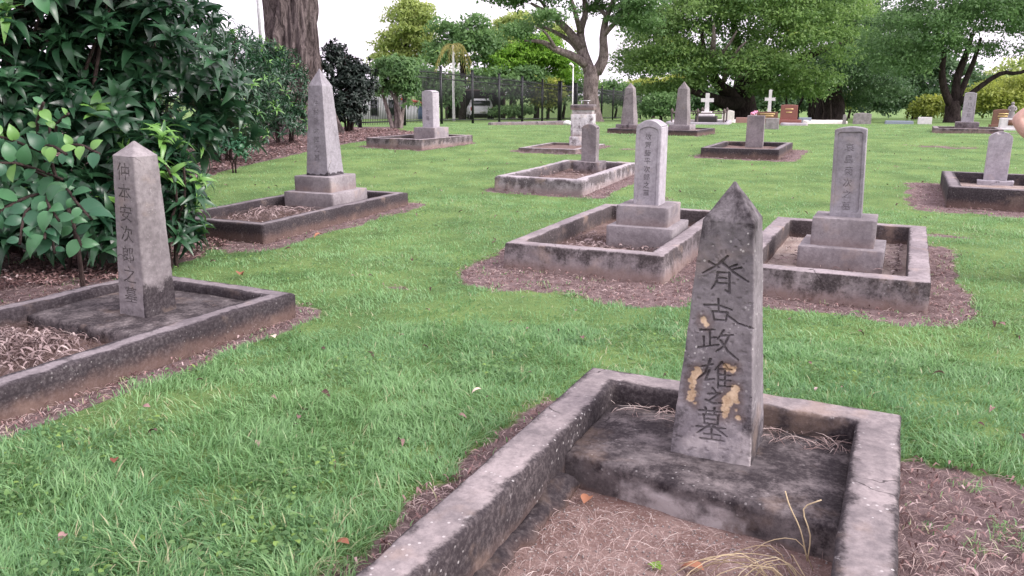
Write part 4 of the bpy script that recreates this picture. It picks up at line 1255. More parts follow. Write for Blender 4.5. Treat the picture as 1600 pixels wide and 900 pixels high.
def bush(name, label, b, y, blobs, clumps, per, size, mat, seed, cat='tree', cr=.7, stem=True, base_v=188, sm='bark_dark', **kw):
    q = P(b, y); o = thing(name, label, cat, q, group=kw.pop('group', 'trees and shrubs beyond the lawn'))
    if stem:
        top = max(v[1] for v in [(0, (base_v - bb[1]) * mp(y)) for bb in blobs])
        r0 = .05 + .035 * top
        limb(o, [(0, 0, -.2, r0 * 1.4), (0, 0, .3, r0), (.1, 0, top * .5, r0 * .8), (0, .1, top * .95, r0 * .3)], M[sm], 12, 9, 'trunk')
    crown(o, pb(b, y, blobs, base_v), clumps, per, size, M[mat], seed, cr, **kw)
    return o


bush('leafy_tree', 'dark leafy mass of a tree behind the four-stemmed tree', 1430, 62, [(1400, 150, 0, 46, 38), (1450, 138, 0, 52, 48), (1505, 150, 0, 40, 38), (1370, 166, 0, 30, 24), (1420, 110, 2, 60, 40)], 220, 60, .32, 'leaf_deep', 21)
bush('golden_shrub', 'bright yellow-green shrub at the far right edge', 1570, 48, [(1575, 168, 0, 44, 26), (1545, 160, 0, 26, 26), (1605, 150, 0, 40, 36), (1580, 146, 2, 30, 20)], 170, 60, .20, 'leaf_yel', 22, 'shrub', .6)
bush('golden_shrub', 'yellow-green shrub left of the narrow far gravestone', 1452, 52, [(1452, 172, 0, 24, 18), (1438, 178, 0, 16, 12), (1468, 165, 0, 14, 14)], 70, 50, .20, 'leaf_yel', 23, 'shrub', .5)
bush('golden_shrub', 'small sunlit yellow shrub glimpsed under the fig canopy', 1328, 74, [(1328, 166, 0, 16, 16), (1338, 158, 0, 10, 9)], 40, 50, .26, 'leaf_yel', 24, 'shrub', .5)
bush('tall_tree', 'hazy golden tree far behind the yellow-green shrub', 1560, 85, [(1560, 140, 0, 44, 22), (1530, 150, 0, 24, 22), (1600, 130, 0, 36, 30)], 100, 50, .4, 'leaf_gold', 25, cr=1.0)
bush('tall_tree', 'tall golden-green tree beyond the fence, left of the palm', 637, 66, [(640, 62, 0, 34, 42), (618, 92, 0, 30, 30), (662, 52, 0, 22, 32), (646, 26, 0, 16, 18), (605, 112, 0, 26, 20), (668, 95, 0, 28, 30)], 260, 55, .28, 'leaf_gold', 26, cr=.7, base_v=190)
bush('leafy_tree', 'feathery mid-green tree behind the yellowed palm', 722, 62, [(700, 96, 0, 36, 26), (738, 78, 0, 32, 30), (690, 62, 0, 13, 20), (758, 92, 0, 26, 34), (748, 48, 0, 13, 14), (715, 70, 0, 20, 20)], 170, 48, .30, 'leaf_mid', 27, cr=.7)
bush('leafy_tree', 'bright lime-green tree rising above the middle of the fence', 838, 62, [(800, 114, 0, 42, 28), (850, 106, 0, 44, 34), (842, 82, 0, 30, 20), (880, 118, 0, 24, 30), (820, 95, 0, 30, 20)], 280, 55, .26, 'leaf_lime', 28, cr=.6)
bush('leafy_tree', 'olive and yellow tree behind the low limb of the open tree', 800, 78, [(790, 72, 0, 36, 26), (815, 55, 0, 28, 22), (770, 85, 0, 26, 24), (870, 66, 0, 22, 16)], 130, 50, .4, 'leaf_gold', 29, cr=.8)
for k, (lb, b, y, bl, m) in enumerate((
        ('dark green shrub behind the fence left of the white pillar stone', 668, 50, [(660, 140, 0, 28, 28), (690, 150, 0, 24, 30), (640, 130, 0, 22, 24)], 'leaf_mid'),
        ('shadowy shrub behind the fence above the white car', 735, 76, [(725, 145, 0, 34, 30), (765, 140, 0, 30, 32), (700, 150, 0, 24, 24)], 'leaf_mid'),
        ('thick dark hedge-like shrub behind the fence right of the car', 812, 60, [(790, 140, 0, 30, 28), (830, 145, 0, 34, 34), (850, 165, 0, 26, 22)], 'leaf_mid'),
        ('dark shrub behind the fence beside the peeling pillar', 880, 64, [(872, 150, 0, 30, 34), (900, 145, 0, 26, 36)], 'leaf_mid'),
        ('dark shrub behind the fence right of the forked trunk', 962, 74, [(950, 158, 0, 26, 26), (985, 160, 0, 28, 24)], 'leaf_mid'),
        ('yellow-brown shrub behind the fence near the wide gate posts', 856, 62, [(852, 158, -3, 10, 22), (860, 145, -3, 9, 12)], 'leaf_yel'),
        ('golden foliage glimpsed behind the two far obelisks', 1022, 84, [(1010, 143, 0, 30, 10), (1050, 140, 0, 26, 12), (985, 148, 0, 18, 8)], 'leaf_yel'))):
    bush('leafy_shrub', lb, b, y, bl, 110 if len(bl) > 2 else 70, 55, .30, m, 40 + k, 'shrub', .7)
bush('clipped_hedge', 'low clipped green hedge beside the white car', 800, 58, [(790, 178, 0, 22, 10), (815, 177, 0, 20, 9), (775, 178, 0, 10, 10)], 90, 60, .16, 'leaf_mid', 51, 'hedge', .3, stem=False)
bush('leafy_shrub', 'rounded green shrub right of the banded obelisk', 1033, 42, [(1033, 168, 0, 26, 20), (1018, 172, 0, 15, 15), (1048, 165, 0, 14, 18)], 130, 55, .17, 'leaf_mid', 52, 'shrub', .4, base_v=187)
bush('tall_tree', 'distant tree filling the gap behind the rain tree', 1100, 95, [(1050, 120, 0, 60, 40), (1130, 120, 0, 70, 50), (1220, 130, 0, 60, 40), (1320, 120, 0, 60, 50), (1400, 110, 0, 60, 60)], 260, 55, .5, 'leaf_deep', 53, cr=1.2)

for k, (lb, b, bl) in enumerate((('shadowed thicket under the left side of the rain tree canopy', 1090, [(1070, 168, 0, 40, 22), (1110, 165, 0, 40, 26), (1040, 165, 0, 20, 24)]), ('shadowed thicket behind the rain tree trunk', 1200, [(1170, 166, 0, 40, 24), (1215, 168, 0, 36, 22), (1250, 165, 0, 30, 24)]),
                                 ('shadowed thicket behind the fig roots', 1300, [(1280, 166, 0, 34, 24), (1370, 166, 0, 34, 26)]), ('shadowed thicket left of the four-stemmed tree', 1420, [(1400, 164, 0, 34, 26), (1440, 166, 0, 30, 24)]),
                                 ('shadowed thicket right of the four-stemmed tree', 1520, [(1500, 164, 0, 34, 26), (1550, 168, 0, 30, 22)]))):
    bush('leafy_shrub', lb, b, 78, bl, 150, 60, .34, 'leaf_deep', 80 + k, 'shrub', .9)

# yellowed palm
q = P(709, 48); o = thing('palm_tree', 'slender palm with yellowed drooping fronds behind the fence', 'palm', q)
hp = (188 - 74) * mp(48)
limb(o, [(0, 0, -.2, .10), (0, 0, 1.5, .08), (.03, 0, hp * .7, .07), (.02, 0, hp, .05)], M['pole'], 14, 8, 'trunk', .05)
T, TF = lance(.05, .35, .0, 4)
for k in range(9):
    a = k * 2.4 + .3; el = .9 - .12 * k; L = 1.15
    spine = [(L * t * math.cos(a) * (1 if t < .6 else .92), L * t * math.sin(a), hp + L * (math.sin(el) * t - 1.5 * t * t)) for t in np.linspace(0, 1, 12)]
    parts = [tube(spine, np.linspace(.018, .005, 12), 4)]
    sp = np.array(spine); tg = np.gradient(sp, axis=0)
    V_, F_ = [], []
    pos, dd = [], []
    for j in range(2, 12):
        for s in (-1, 1):
            side = np.cross(tg[j], [0, 0, 1]); side /= np.linalg.norm(side) + 1e-9
            pos.append(sp[j]); dd.append(side * s * .7 + tg[j] / np.linalg.norm(tg[j]) * .5 + [0, 0, -.7])
    R = frames(np.array(dd), np.tile([0, 0, 1.], (len(dd), 1)))
    parts.append(instances(T, TF, R, np.array(pos), np.full(len(pos), .42)))
    V, Fs = merge(parts); np_mesh('frond', V, Fs, M['frond'], o, attrs={'tint': np.full(len(V), .2 + .6 * random.random())})

# huge fig trunk with rope-like roots, left
q = P(470, 22.6)
o = thing('fig_tree', 'huge fluted brown fig trunk rising out of frame behind the bushes', 'tree', q)
nst, seg = 110, 160
zz = np.linspace(-.3, 9.0, nst); a = np.linspace(0, 2 * PI, seg, endpoint=False)
A, ZZ = np.meshgrid(a, zz)
rad = .56 + .5 * np.exp(-np.maximum(ZZ, 0) / .8) - .012 * ZZ + .13 * np.abs(np.sin(3.5 * A + .9 * np.sin(ZZ * .9) + .45 * ZZ)) + .07 * np.sin(11 * A - .8 * ZZ + 1.3 * np.sin(ZZ * 1.2)) + .45 * (fbm(np.cos(A) * 2.2, np.sin(A) * 2.2, ZZ * .45, 3) - .5) \
    + .035 * np.sin(23 * A + 1.1 * ZZ + np.sin(ZZ * 2)) + .02 * np.sin(37 * A - .7 * ZZ)
V = np.stack([rad * np.cos(A) + .05 * ZZ * np.sin(ZZ * .3) - .04 * ZZ, rad * np.sin(A), ZZ], -1).reshape(-1, 3)
i = np.arange(nst - 1)[:, None] * seg; j = np.arange(seg)[None, :]
np_mesh('trunk', V, np.stack([i + j, i + (j + 1) % seg, i + seg + (j + 1) % seg, i + seg + j], -1).reshape(-1, 4), M['bark_fig'], o, smooth=True)
for l in ([(0, 0, 8.6, .6), (-1.5, .5, 10.2, .4), (-3.5, 1, 11.5, .2)], [(-.3, 0, 8.7, .6), (1.2, -.6, 10.6, .4), (2.8, -1.2, 12.2, .2)], [(-.2, .2, 8.7, .5), (0, 2, 11, .3), (.4, 3.6, 12.6, .15)]):
    limb(o, l, M['bark_fig'])
crown(o, [(-2.5, .5, 12.6, 2.6, 2.6, 1.6), (1.8, -.6, 13, 2.6, 2.6, 1.6), (0, 2.6, 13.4, 2.6, 2.4, 1.6)], 160, 50, .22, M['leaf_deep'], 61, .6)

# ------------------------------------------------------------------ shrubs with real leaves, left
LT = [lance(.115, .30, .035), lance(.13, .55, .05), lance(.10, .12, .03), lance(.12, .8, .05)]


def stems_part(parent, pts_list, mat):
    for pts in pts_list: limb(parent, pts, mat, 12, 7, 'stem')


def rosette_bush(name, label, base, lobes, n, k, L, mat, seed, stems, nobj=0, lowz=-.5, outer=(.72, 1.05), yfrac=.05, group='bushes along the left edge', smat='stem', ang=(.5, 1.5), inner=.35, wide=1.0, cat='bush', tb=0.0):
    r = np.random.default_rng(seed)
    o = thing(name, label, cat, base, 0, group)
    B = np.array(lobes, float); a = B[:, 3] * B[:, 4] + B[:, 3] * B[:, 5]; pk = r.choice(len(B), n, p=a / a.sum())
    u = unit(n, r); u[:, 2] = np.where(u[:, 2] < lowz, -u[:, 2], u[:, 2])
    rad = np.where(r.random(n) < inner, r.uniform(.35, .75, n), r.uniform(*outer, n))
    C = B[pk, :3] + u * rad[:, None] * B[pk, 3:6]
    C[:, 2] = np.maximum(C[:, 2], .08)
    ax = u + np.array([0, 0, .9]) + .4 * unit(n, r); ax /= np.linalg.norm(ax, axis=1)[:, None]
    young = (r.random(n) < yfrac * 2) & (u[:, 2] > -.1) & (rad > .85)
    N = n * k; ci = np.repeat(np.arange(n), k); lk = np.tile(np.arange(k), n)
    phi = lk * 2.39996 + np.repeat(r.uniform(0, 6.28, n), k)
    th = np.linspace(ang[0], ang[1], k)[lk] + r.normal(0, .15, N)
    e1 = np.cross(ax, [0.31, .87, .1]); e1 /= np.linalg.norm(e1, axis=1)[:, None]; e2 = np.cross(ax, e1)
    d = ax[ci] * np.cos(th)[:, None] + (e1[ci] * np.cos(phi)[:, None] + e2[ci] * np.sin(phi)[:, None]) * np.sin(th)[:, None]
    pos = C[ci] - ax[ci] * (np.linspace(0, .09, k)[lk] * L / .2)[:, None]
    up = ax[ci] + .25 * unit(N, r)
    R = frames(d, up)
    sc = L * r.uniform(.65, 1.2, N) * np.where(lk < 3, .75, 1.0)
    tint = np.clip(.45 * r.random(N) + .4 * np.repeat(r.random(n), k) + tb, 0, .84)
    tint = np.where(young[ci] & (lk < k * .7), r.uniform(.88, 1, N), tint)
    if nobj:                                            # the leaves nearest the viewer stand singly
        dist = (pos[:, 0] + base[0]) ** 2 + (pos[:, 1] + base[1]) ** 2
        pick = np.argsort(dist + r.uniform(0, 3.0, N))[:nobj]
        mes = []
        for ti, (T, TF) in enumerate(LT):
            for tn in (.1, .3, .5, .7, .95):
                mes.append(shared('leaf', T * [wide, 1, 1], TF, mat)); at = mes[-1].attributes.new('tint', 'FLOAT', 'POINT'); at.data.foreach_set('value', np.full(len(T), tn, np.float32))
        for q in pick:
            ti = int(r.integers(0, 4)); tn = int(np.argmin(np.abs(np.array((.1, .3, .5, .7, .95)) - tint[q])))
            lo = bpy.data.objects.new('leaf', mes[ti * 5 + tn]); COL.objects.link(lo); lo.parent = o
            lo.matrix_local = Matrix.Translation(Vector(pos[q])) @ Matrix(R[q].tolist()).to_4x4() @ Matrix.Scale(float(sc[q]), 4)
        keep = np.ones(N, bool); keep[pick] = False
    else: keep = np.ones(N, bool)
    idx = np.where(keep)[0]; ty = r.integers(0, 4, len(idx)); parts, tt = [], []
    for t in range(4):
        s = idx[ty == t]; T, TF = LT[t]
        scv = np.stack([sc[s] * wide, sc[s], sc[s]], -1)
        parts.append(instances(T, TF, R[s], pos[s], scv)); tt.append(np.repeat(tint[s], len(T)))
    V, Fs = merge(parts)
    f = np_mesh('foliage', V, Fs, mat, o, attrs={'tint': np.concatenate(tt)}, smooth=True); tag(f, kind='stuff')
    stems_part(o, stems, M[smat])
    return o


def vstems(r, n, sx, sy, h, r0=.03):
    out = []
    for k in range(n):
        x, y = r.uniform(-sx, sx), r.uniform(-sy, sy)
        out.append([(x * .4, y * .4, -.1, r0), (x * .6, y * .6, h * .35, r0 * .8), (x * .9 + r.uniform(-.2, .2), y * .9, h * .7, r0 * .6), (x * 1.3, y * 1.3, h, r0 * .3)])
    return out


rs = np.random.default_rng(3)
b1 = rosette_bush('leafy_bush', 'big dark glossy bush with long strap leaves filling the upper left', (-4.4, 7.4, 0),
                  [(-.1, 0, 1.45, 1.45, 1.0, 1.15), (1.0, .25, 1.75, .85, .8, .85), (1.22, -.28, .55, .42, .34, .55), (-.2, -.55, .5, 1.1, .45, .6), (-1.7, -.7, 1.5, 1.2, 1.0, 1.4), (-1.3, -.7, .55, 1.2, .6, .6), (.6, .1, .9, .9, .8, .8), (.2, .2, 2.5, 1.2, .9, .6), (1.45, .6, 1.1, .4, .5, .6)],
                  950, 13, .235, M['leaf_bush'], 71, vstems(rs, 9, .8, .4, 2.2, .03) + [[(-.9, .4, 1.0, .05), (-.5, .1, 1.8, .04), (.1, -.1, 2.15, .03), (.7, -.1, 2.3, .018)]],
                  nobj=280, yfrac=.03, wide=1.4)
rosette_bush('leafy_bush', 'bright tipped rosette bush just right of the low pyramid gravestone', (-2.98, 6.75, 0), [(0, 0, .75, .34, .28, .42), (.05, 0, .35, .30, .28, .3), (-.1, .15, 1.0, .25, .2, .2)],
             64, 12, .215, M['leaf_bush'], 77, vstems(rs, 6, .25, .2, .9, .016), nobj=200, yfrac=.22, inner=.2)
rosette_bush('leafy_bush', 'low strap-leaved clump at the foot of the big bush, left of the low pyramid gravestone', (-3.95, 6.6, 0), [(0, 0, .38, .85, .28, .36), (-.8, -.2, .45, .6, .3, .4), (.55, .0, .3, .35, .25, .28)],
             130, 12, .25, M['leaf_bush'], 79, vstems(rs, 6, .6, .2, .5, .014), yfrac=.03, wide=1.25, inner=.25)
rosette_bush('leafy_bush', 'dark bush in the second row behind the big glossy bush', (-5.35, 11.3, tz(-5.35, 11.3)), [(0, 0, 1.2, 1.2, 1.2, 1.3), (.5, .6, 2.0, .8, .8, .7), (.4, -.4, .6, .6, .6, .6)], 330, 12, .20, M['leaf_bush'], 72, vstems(rs, 8, .8, .7, 2.2), yfrac=.05)
rosette_bush('leafy_bush', 'leafy bush with pale tips beside the mulch bed', (-5.62, 15.6, tz(-5.62, 15.6)), [(0, 0, 1.35, 1.12, 1.6, 1.3), (.45, -.4, .5, .65, .9, .5), (.5, 1.2, 1.0, .7, .9, .9)], 560, 11, .18, M['leaf_bush'], 73, vstems(rs, 8, .8, .9, 2.3), yfrac=.09)
rosette_bush('leafy_bush', 'farthest of the leafy bushes, at the foot of the huge trunk', (-5.55, 19.4, tz(-5.55, 19.4)), [(0, 0, 1.1, .75, 1.3, 1.15), (.25, -.4, .5, .6, .8, .5), (-.3, 0, 1.9, .6, .8, .5)], 420, 11, .19, M['leaf_bush'], 74, vstems(rs, 6, .6, .7, 1.9), yfrac=.08)
rosette_bush('leafy_bush', 'nearly black glossy shrub between the tall obelisk and the fence', (-4.75, 23.6, tz(-4.75, 23.6)), [(0, 0, 1.0, .78, .7, 1.0), (-.3, 0, 1.95, .5, .5, .6), (.3, 0, 1.35, .6, .6, .8), (-.1, 0, .5, .6, .5, .5)], 620, 11, .16, M['leaf_dark'], 75, vstems(rs, 6, .3, .3, 2.1, .04), yfrac=0, wide=1.7)
rosette_bush('leafy_shrub', 'green shrub with several bare trunks against the fence', (-3.75, 26.4, tz(-3.75, 26.4)), [(0, 0, 1.85, .78, .65, .42), (-.1, 0, 1.55, .72, .6, .45), (.4, 0, .95, .45, .4, .45), (.25, 0, 1.35, .6, .4, .35), (-.4, 0, 1.2, .3, .3, .3)], 420, 11, .17, M['leaf_mid'], 76,
             [[(-.1, 0, -.1, .09), (-.25, 0, .5, .07), (-.4, 0, 1.1, .05), (-.35, 0, 1.7, .03)], [(0, 0, -.1, .12), (.02, 0, .5, .09), (0, .1, 1.1, .06), (.1, 0, 1.7, .03)], [(.1, 0, -.1, .10), (.2, 0, .5, .07), (.35, .1, 1.0, .05), (.5, 0, 1.4, .02)], [(.15, -.1, -.1, .07), (.1, -.1, .6, .06), (-.15, -.1, 1.2, .04)]],
             yfrac=.04, wide=1.6, smat='bark', inner=.2)
rosette_bush('leafy_shrub', 'little seedling plant at the edge of the mulch bed', (-4.72, 13.6, tz(-4.72, 13.6)), [(0, 0, .42, .3, .25, .3)], 44, 9, .13, M['leaf_broad'], 78, vstems(rs, 4, .1, .1, .5, .012), wide=1.9, inner=.2, cat='plant', tb=-.25)

# ------------------------------------------------------------------ broad-leaved sapling and its overhanging branch
sap = thing('broad_leaf_sapling', 'sapling with broad oval blue-green leaves in front of the dark bush at left', 'sapling', (-3.30, 5.95, 0), 0)
OV = []
for dr, fo in ((.14, .07), (.38, .11), (.04, .04)):
    T, TF = lance(.31, dr, fo, 5, .62); OV.append((T, TF))
ovm = []
for T, TF in OV:
    for tn in (.1, .35, .6, .95):
        m_ = shared('leaf', T, TF, M['leaf_broad']); at = m_.attributes.new('tint', 'FLOAT', 'POINT'); at.data.foreach_set('value', np.full(len(T), tn, np.float32))
        for p_ in m_.polygons: p_.use_smooth = True
        ovm.append(m_)


def put_leaf(parent, pos, d, up, size, tn, r):
    R = frames(np.array([d], float), np.array([up], float))[0]
    lo = bpy.data.objects.new('leaf', ovm[int(r.integers(0, 3)) * 4 + tn]); COL.objects.link(lo); lo.parent = parent
    lo.matrix_local = Matrix.Translation(Vector(pos)) @ Matrix(R.tolist()).to_4x4() @ Matrix.Scale(size, 4)


r = np.random.default_rng(91)


def twig(parent, pts, n, size, young=0.0):
    pr = smooth_path(pts, 16)
    limb(parent, pts, M['stem'], 14, 6, 'twig')
    for k in range(n):
        t = (k + 1.2) / (n + .6); q = pr[min(15, int(t * 15))][:3]; tg = pr[min(15, int(t * 15) + 0)][:3] - pr[max(0, int(t * 15) - 1)][:3]; tg /= np.linalg.norm(tg) + 1e-9
        s = 1 if k % 2 else -1; side = np.cross(tg, [.2, -1, .3]); side /= np.linalg.norm(side) + 1e-9
        d = side * s + tg * .45 + r.normal(0, .22, 3) + [0, -.1, -.15]
        up = np.array([.15, -.75, .65]) + r.normal(0, .25, 3)
        put_leaf(parent, q, d, up, size * r.uniform(.5, 1.2), 3 if r.random() < young * (t > .4) else int(r.integers(0, 3)), r)


limb(sap, [(0, 0, -.1, .02), (.02, -.05, .5, .016), (-.05, -.1, .95, .012), (.0, -.15, 1.25, .008)], M['stem'], 12, 7, 'stem')
for pts, n, sz, yg in (([(.0, -.05, .75, .01), (.12, -.25, .80, .008), (.26, -.42, .74, .007), (.40, -.5, .62, .005)], 9, .165, 0), ([(0, -.08, .85, .01), (-.15, -.3, .98, .008), (-.28, -.42, 1.0, .005)], 8, .165, .1),
                       ([(0, -.08, .95, .01), (.15, -.25, 1.08, .008), (.3, -.35, 1.12, .006), (.46, -.4, 1.06, .004)], 10, .14, .5), ([(-.02, -.1, .8, .01), (-.2, -.35, .72, .008), (-.34, -.5, .6, .005)], 8, .165, 0),
                       ([(0, -.1, .6, .01), (.05, -.4, .62, .008), (.1, -.58, .5, .005)], 8, .17, 0), ([(0, -.1, 1.0, .01), (-.2, -.3, 1.15, .008), (-.4, -.36, 1.2, .005)], 8, .13, .35),
                       ([(0, -.12, 1.1, .01), (.08, -.2, 1.25, .007), (.2, -.25, 1.33, .005)], 7, .11, .5), ([(0, -.1, .7, .01), (.18, -.35, .55, .008), (.28, -.45, .42, .005)], 7, .15, 0)):
    twig(sap, pts, n, sz, yg)
    twig(sap, [(p_[0] * .8 - .12, p_[1] * 1.15 + .03, p_[2] * 1.02 + .05 * math.sin(p_[0] * 40), p_[3]) for p_ in pts], n, sz, yg)
ov = thing('young_tree', 'young tree whose broad-leaved branch hangs into the top left corner', 'tree', (-3.95, 4.9, 0), 0)
limb(ov, [(0, 0, -.1, .05), (.02, -.1, .9, .045), (.1, -.3, 1.6, .035), (.3, -.6, 2.1, .025), (.8, -.9, 2.35, .015)], M['stem'], 20, 9, 'trunk')
for pts, n, sz in (([(.5, -.75, 2.25, .015), (.85, -.95, 2.18, .012), (1.35, -1.05, 1.98, .008), (1.56, -1.1, 1.80, .004)], 9, .17), ([(.7, -.85, 2.3, .012), (1.3, -.85, 2.1, .009), (1.75, -.9, 1.92, .005)], 8, .15),
                   ([(.4, -.7, 2.2, .012), (.95, -1.05, 2.02, .009), (1.3, -1.2, 1.76, .005)], 8, .17), ([(.6, -.8, 2.28, .012), (.95, -.6, 2.3, .009), (1.35, -.5, 2.25, .005)], 8, .15)):
    twig(ov, pts, n, sz, .05)

# ------------------------------------------------------------------ lawn grass
def sample(n, r0, r1, r, a=1.6, half=.92):
    e = 2 - a; u = r.random(n)
    rad = (r0 ** e + u * (r1 ** e - r0 ** e)) ** (1 / e)
    th = r.uniform(-half, half, n)
    return rad * np.sin(th), rad * np.cos(th), rad


r = np.random.default_rng(101)


def blades(name, n, r0, r1, segs, hgt, wid, r, a=1.6, tb=0.0):
    x, y, rad = sample(n, r0, r1, r, a)
    b = bare_mask(x, y)
    tuf = fbm(x * 7.5, y * 7.5, 9.9, 2); thin = sstep(.56, .70, fbm(x * 1.1 + 4, y * 1.1, 7.3, 3))
    keep = (r.random(n) > sstep(.18, .62, b) * np.where(tuf > .68, .55, .993)) & (r.random(n) > .72 * thin) & ~inside_kerb(x, y, .012)
    x, y, rad, b = x[keep], y[keep], rad[keep], b[keep]; n = len(x)
    cl = fbm(x * 5.5, y * 5.5, 8.8, 2); big = fbm(x * .8, y * .8, 2.8, 2)
    h = hgt * (.35 + 1.15 * cl) * r.uniform(.45, 1.25, n) * (1 - .35 * b)
    h *= 1 + .55 * sstep(.5, -1.2, x) * sstep(4.5, 2.0, rad)             # longer at the lower left
    w = wid * r.uniform(.6, 1.3, n) * (1 + rad * .03)
    fl = fbm(x * 2.5, y * 2.5, 5.0, 2) * 12.0
    az = fl + r.normal(0, 1.3, n)
    lean = np.clip(r.normal(.75, .38, n), .05, 1.6)
    dx, dy = np.cos(az), np.sin(az)
    sx, sy = -dy, dx
    tw = r.uniform(-.6, .6, n); sx, sy = sx * np.cos(tw) - sy * np.sin(tw), sx * np.sin(tw) + sy * np.cos(tw)
    z0 = ter(x, y) - .012
    V = []
    for k in range(segs):
        t = k / segs; ww = w * (1 - .35 * t) * .5
        ox = dx * h * lean * t * t; oy = dy * h * lean * t * t; oz = h * t * (1 - .28 * lean * t)
        V.append(np.stack([x + ox - sx * ww, y + oy - sy * ww, z0 + oz], -1)); V.append(np.stack([x + ox + sx * ww, y + oy + sy * ww, z0 + oz], -1))
    V.append(np.stack([x + dx * h * lean, y + dy * h * lean, z0 + h * (1 - .28 * lean)], -1))
    nv = 2 * segs + 1; V = np.stack(V, 1).reshape(-1, 3)
    o = np.arange(n)[:, None] * nv; Fs = []
    for k in range(segs - 1):
        Fs.append(np.concatenate([o + 2 * k, o + 2 * k + 1, o + 2 * k + 3, o + 2 * k + 2], 1))
    tri = np.concatenate([o + 2 * segs - 2, o + 2 * segs - 1, o + 2 * segs], 1)
    tint = np.clip(.34 * r.random(n) + .75 * (big - .5) + .30 + .30 * (cl - .4) + tb + .25 * sstep(3.0, 7.0, rad), 0, .84)
    dry = r.random(n) < .025 + .12 * sstep(.56, .70, fbm(x * 1.1 + 4, y * 1.1, 7.3, 3)[keep] if False else fbm(x * 1.1 + 4, y * 1.1, 7.3, 3)) + .25 * sstep(.05, .5, b) + .10 * sstep(.62, .75, fbm(x * 1.7 + 9, y * 1.7, 6.0, 2))
    tint = np.where(dry, r.uniform(.87, 1, n), tint)
    return V, ([np.concatenate(Fs)] if Fs else []) + [tri], np.repeat(tint, nv)


sets = [blades('g', 205000, 1.45, 5.0, 3, .060, .0050, r, 1.3, -.02), blades('g', 185000, 4.6, 11.0, 2, .050, .0060, r, 1.3, -.14), blades('g', 250000, 10.0, 34.0, 1, .046, .010, r, 1.4, -.1)]
V, Fs = merge([(a, b) for a, b, c in sets])
tag(np_mesh('lawn_grass', V, Fs, M['grass'], attrs={'tint': np.concatenate([c for a, b, c in sets])}, smooth=True), 'short green lawn grass growing between the graves', 'grass', kind='stuff')


# broad-leaved weeds and clover creeping through the lawn
x, y, rad = sample(75000, 1.5, 12, r, 1.3)
k = (fbm(x * 2.2 + 3, y * 2.2, 6.1, 2) > .60) & (bare_mask(x, y) < .45) & ~inside_kerb(x, y, .03)
x, y, rad = x[k], y[k], rad[k]; n = len(x)
T, TF = lance(.33, .15, .06, 3, .7); d = unit(n, r); d[:, 2] = r.uniform(.0, .5, n)
R = frames(d, np.array([0, 0, 1.]) + .35 * unit(n, r))
V, Fs = instances(T, TF, R, np.stack([x, y, ter(x, y) + r.uniform(.012, .045, n)], -1), r.uniform(.012, .034, n))
tag(np_mesh('lawn_weeds', V, Fs, M['leaf_mid'], attrs={'tint': np.repeat(r.random(n), len(T))}, smooth=True), 'low broad-leaved weeds and clover mixed into the lawn', 'weeds', kind='stuff')

x, y, rad = sample(800, 2.0, 24, r, 1.0)
k = (bare_mask(x, y) < .3) & ~inside_kerb(x, y, .05); x, y = x[k], y[k]; n = len(x)
T, TF = lance(.2, .4, .12, 3); d = unit(n, r); d[:, 2] *= .3
V, Fs = instances(T, TF, frames(d, np.array([0, 0, 1.]) + .5 * unit(n, r)), np.stack([x, y, ter(x, y) + r.uniform(.015, .045, n)], -1), r.uniform(.02, .075, n))
tag(np_mesh('leaf_debris', V, Fs, M['chips'], attrs={'tint': np.repeat(r.random(n) ** 1.6, len(T))}, smooth=True), 'small dead leaf scraps sprinkled over the lawn', 'leaf litter', kind='stuff')

# ------------------------------------------------------------------ straw, mulch, litter
def ribbons(x, y, z, L, W, r, lift=.02, curl=.6, flat=True, segs=3):
    n = len(x); az = r.uniform(0, 2 * PI, n); cv = r.normal(0, curl, n); pit = r.normal(0, .18, n)
    V = []; px, py, pz = x.copy(), y.copy(), z.copy(); roll = r.uniform(-.6, .6, n)
    for k in range(segs + 1):
        t = k / segs; a = az + cv * t; ww = W * .5 * (1 - .55 * abs(2 * t - 1) ** 2)
        ox, oy, oz = -np.sin(a) * ww * np.cos(roll), np.cos(a) * ww * np.cos(roll), ww * np.sin(roll)
        V.append(np.stack([px - ox, py - oy, pz - oz], -1)); V.append(np.stack([px + ox, py + oy, pz + oz], -1))
        px = px + np.cos(a) * L / segs; py = py + np.sin(a) * L / segs
        pz = np.maximum(z - .002, z + (lift * np.sin(PI * min(1, t + 1 / segs)) + pit * L * (t + 1 / segs) * .25))
    nv = 2 * (segs + 1); V = np.stack(V, 1).reshape(-1, 3); o = np.arange(n)[:, None] * nv
    F = np.concatenate([np.concatenate([o + 2 * k, o + 2 * k + 1, o + 2 * k + 3, o + 2 * k + 2], 1) for k in range(segs)])
    return V, F, nv


x, y, rad = sample(530000, 1.5, 26, r, 1.2)
b = bare_mask(x, y); inbed = poly_sdf(BED, x, y) < .05
k = (b > .3) & ~inside_kerb(x, y, .01) & (r.random(len(x)) < .25 + .6 * fbm(x * 4, y * 4, 1.0, 2))
mixc = r.random(len(x)) < .25
ks = k & (~inbed | (r.random(len(x)) < .2)) & ~(mixc & ~inbed); kc = k & (inbed | mixc)
xs, ys, rd = x[ks], y[ks], rad[ks]
V, F_, nv = ribbons(xs, ys, ter(xs, ys) - .016 * sstep(12, 3, ys) + .002 + r.uniform(0, .016, len(xs)), r.uniform(.02, .085, len(xs)), r.uniform(.0012, .0028, len(xs)) * (1 + rd * .09), r, .008, .35)
tn = np.clip(r.random(len(xs)) * .75 + .35 * (fbm(xs * 3, ys * 3, 3, 2) - .3), 0, 1)
tag(np_mesh('dead_grass', V, F_, M['straw'], attrs={'tint': np.repeat(tn, nv)}), 'dead straw-coloured grass clippings on the bare earth around the graves', 'dry grass', kind='stuff')
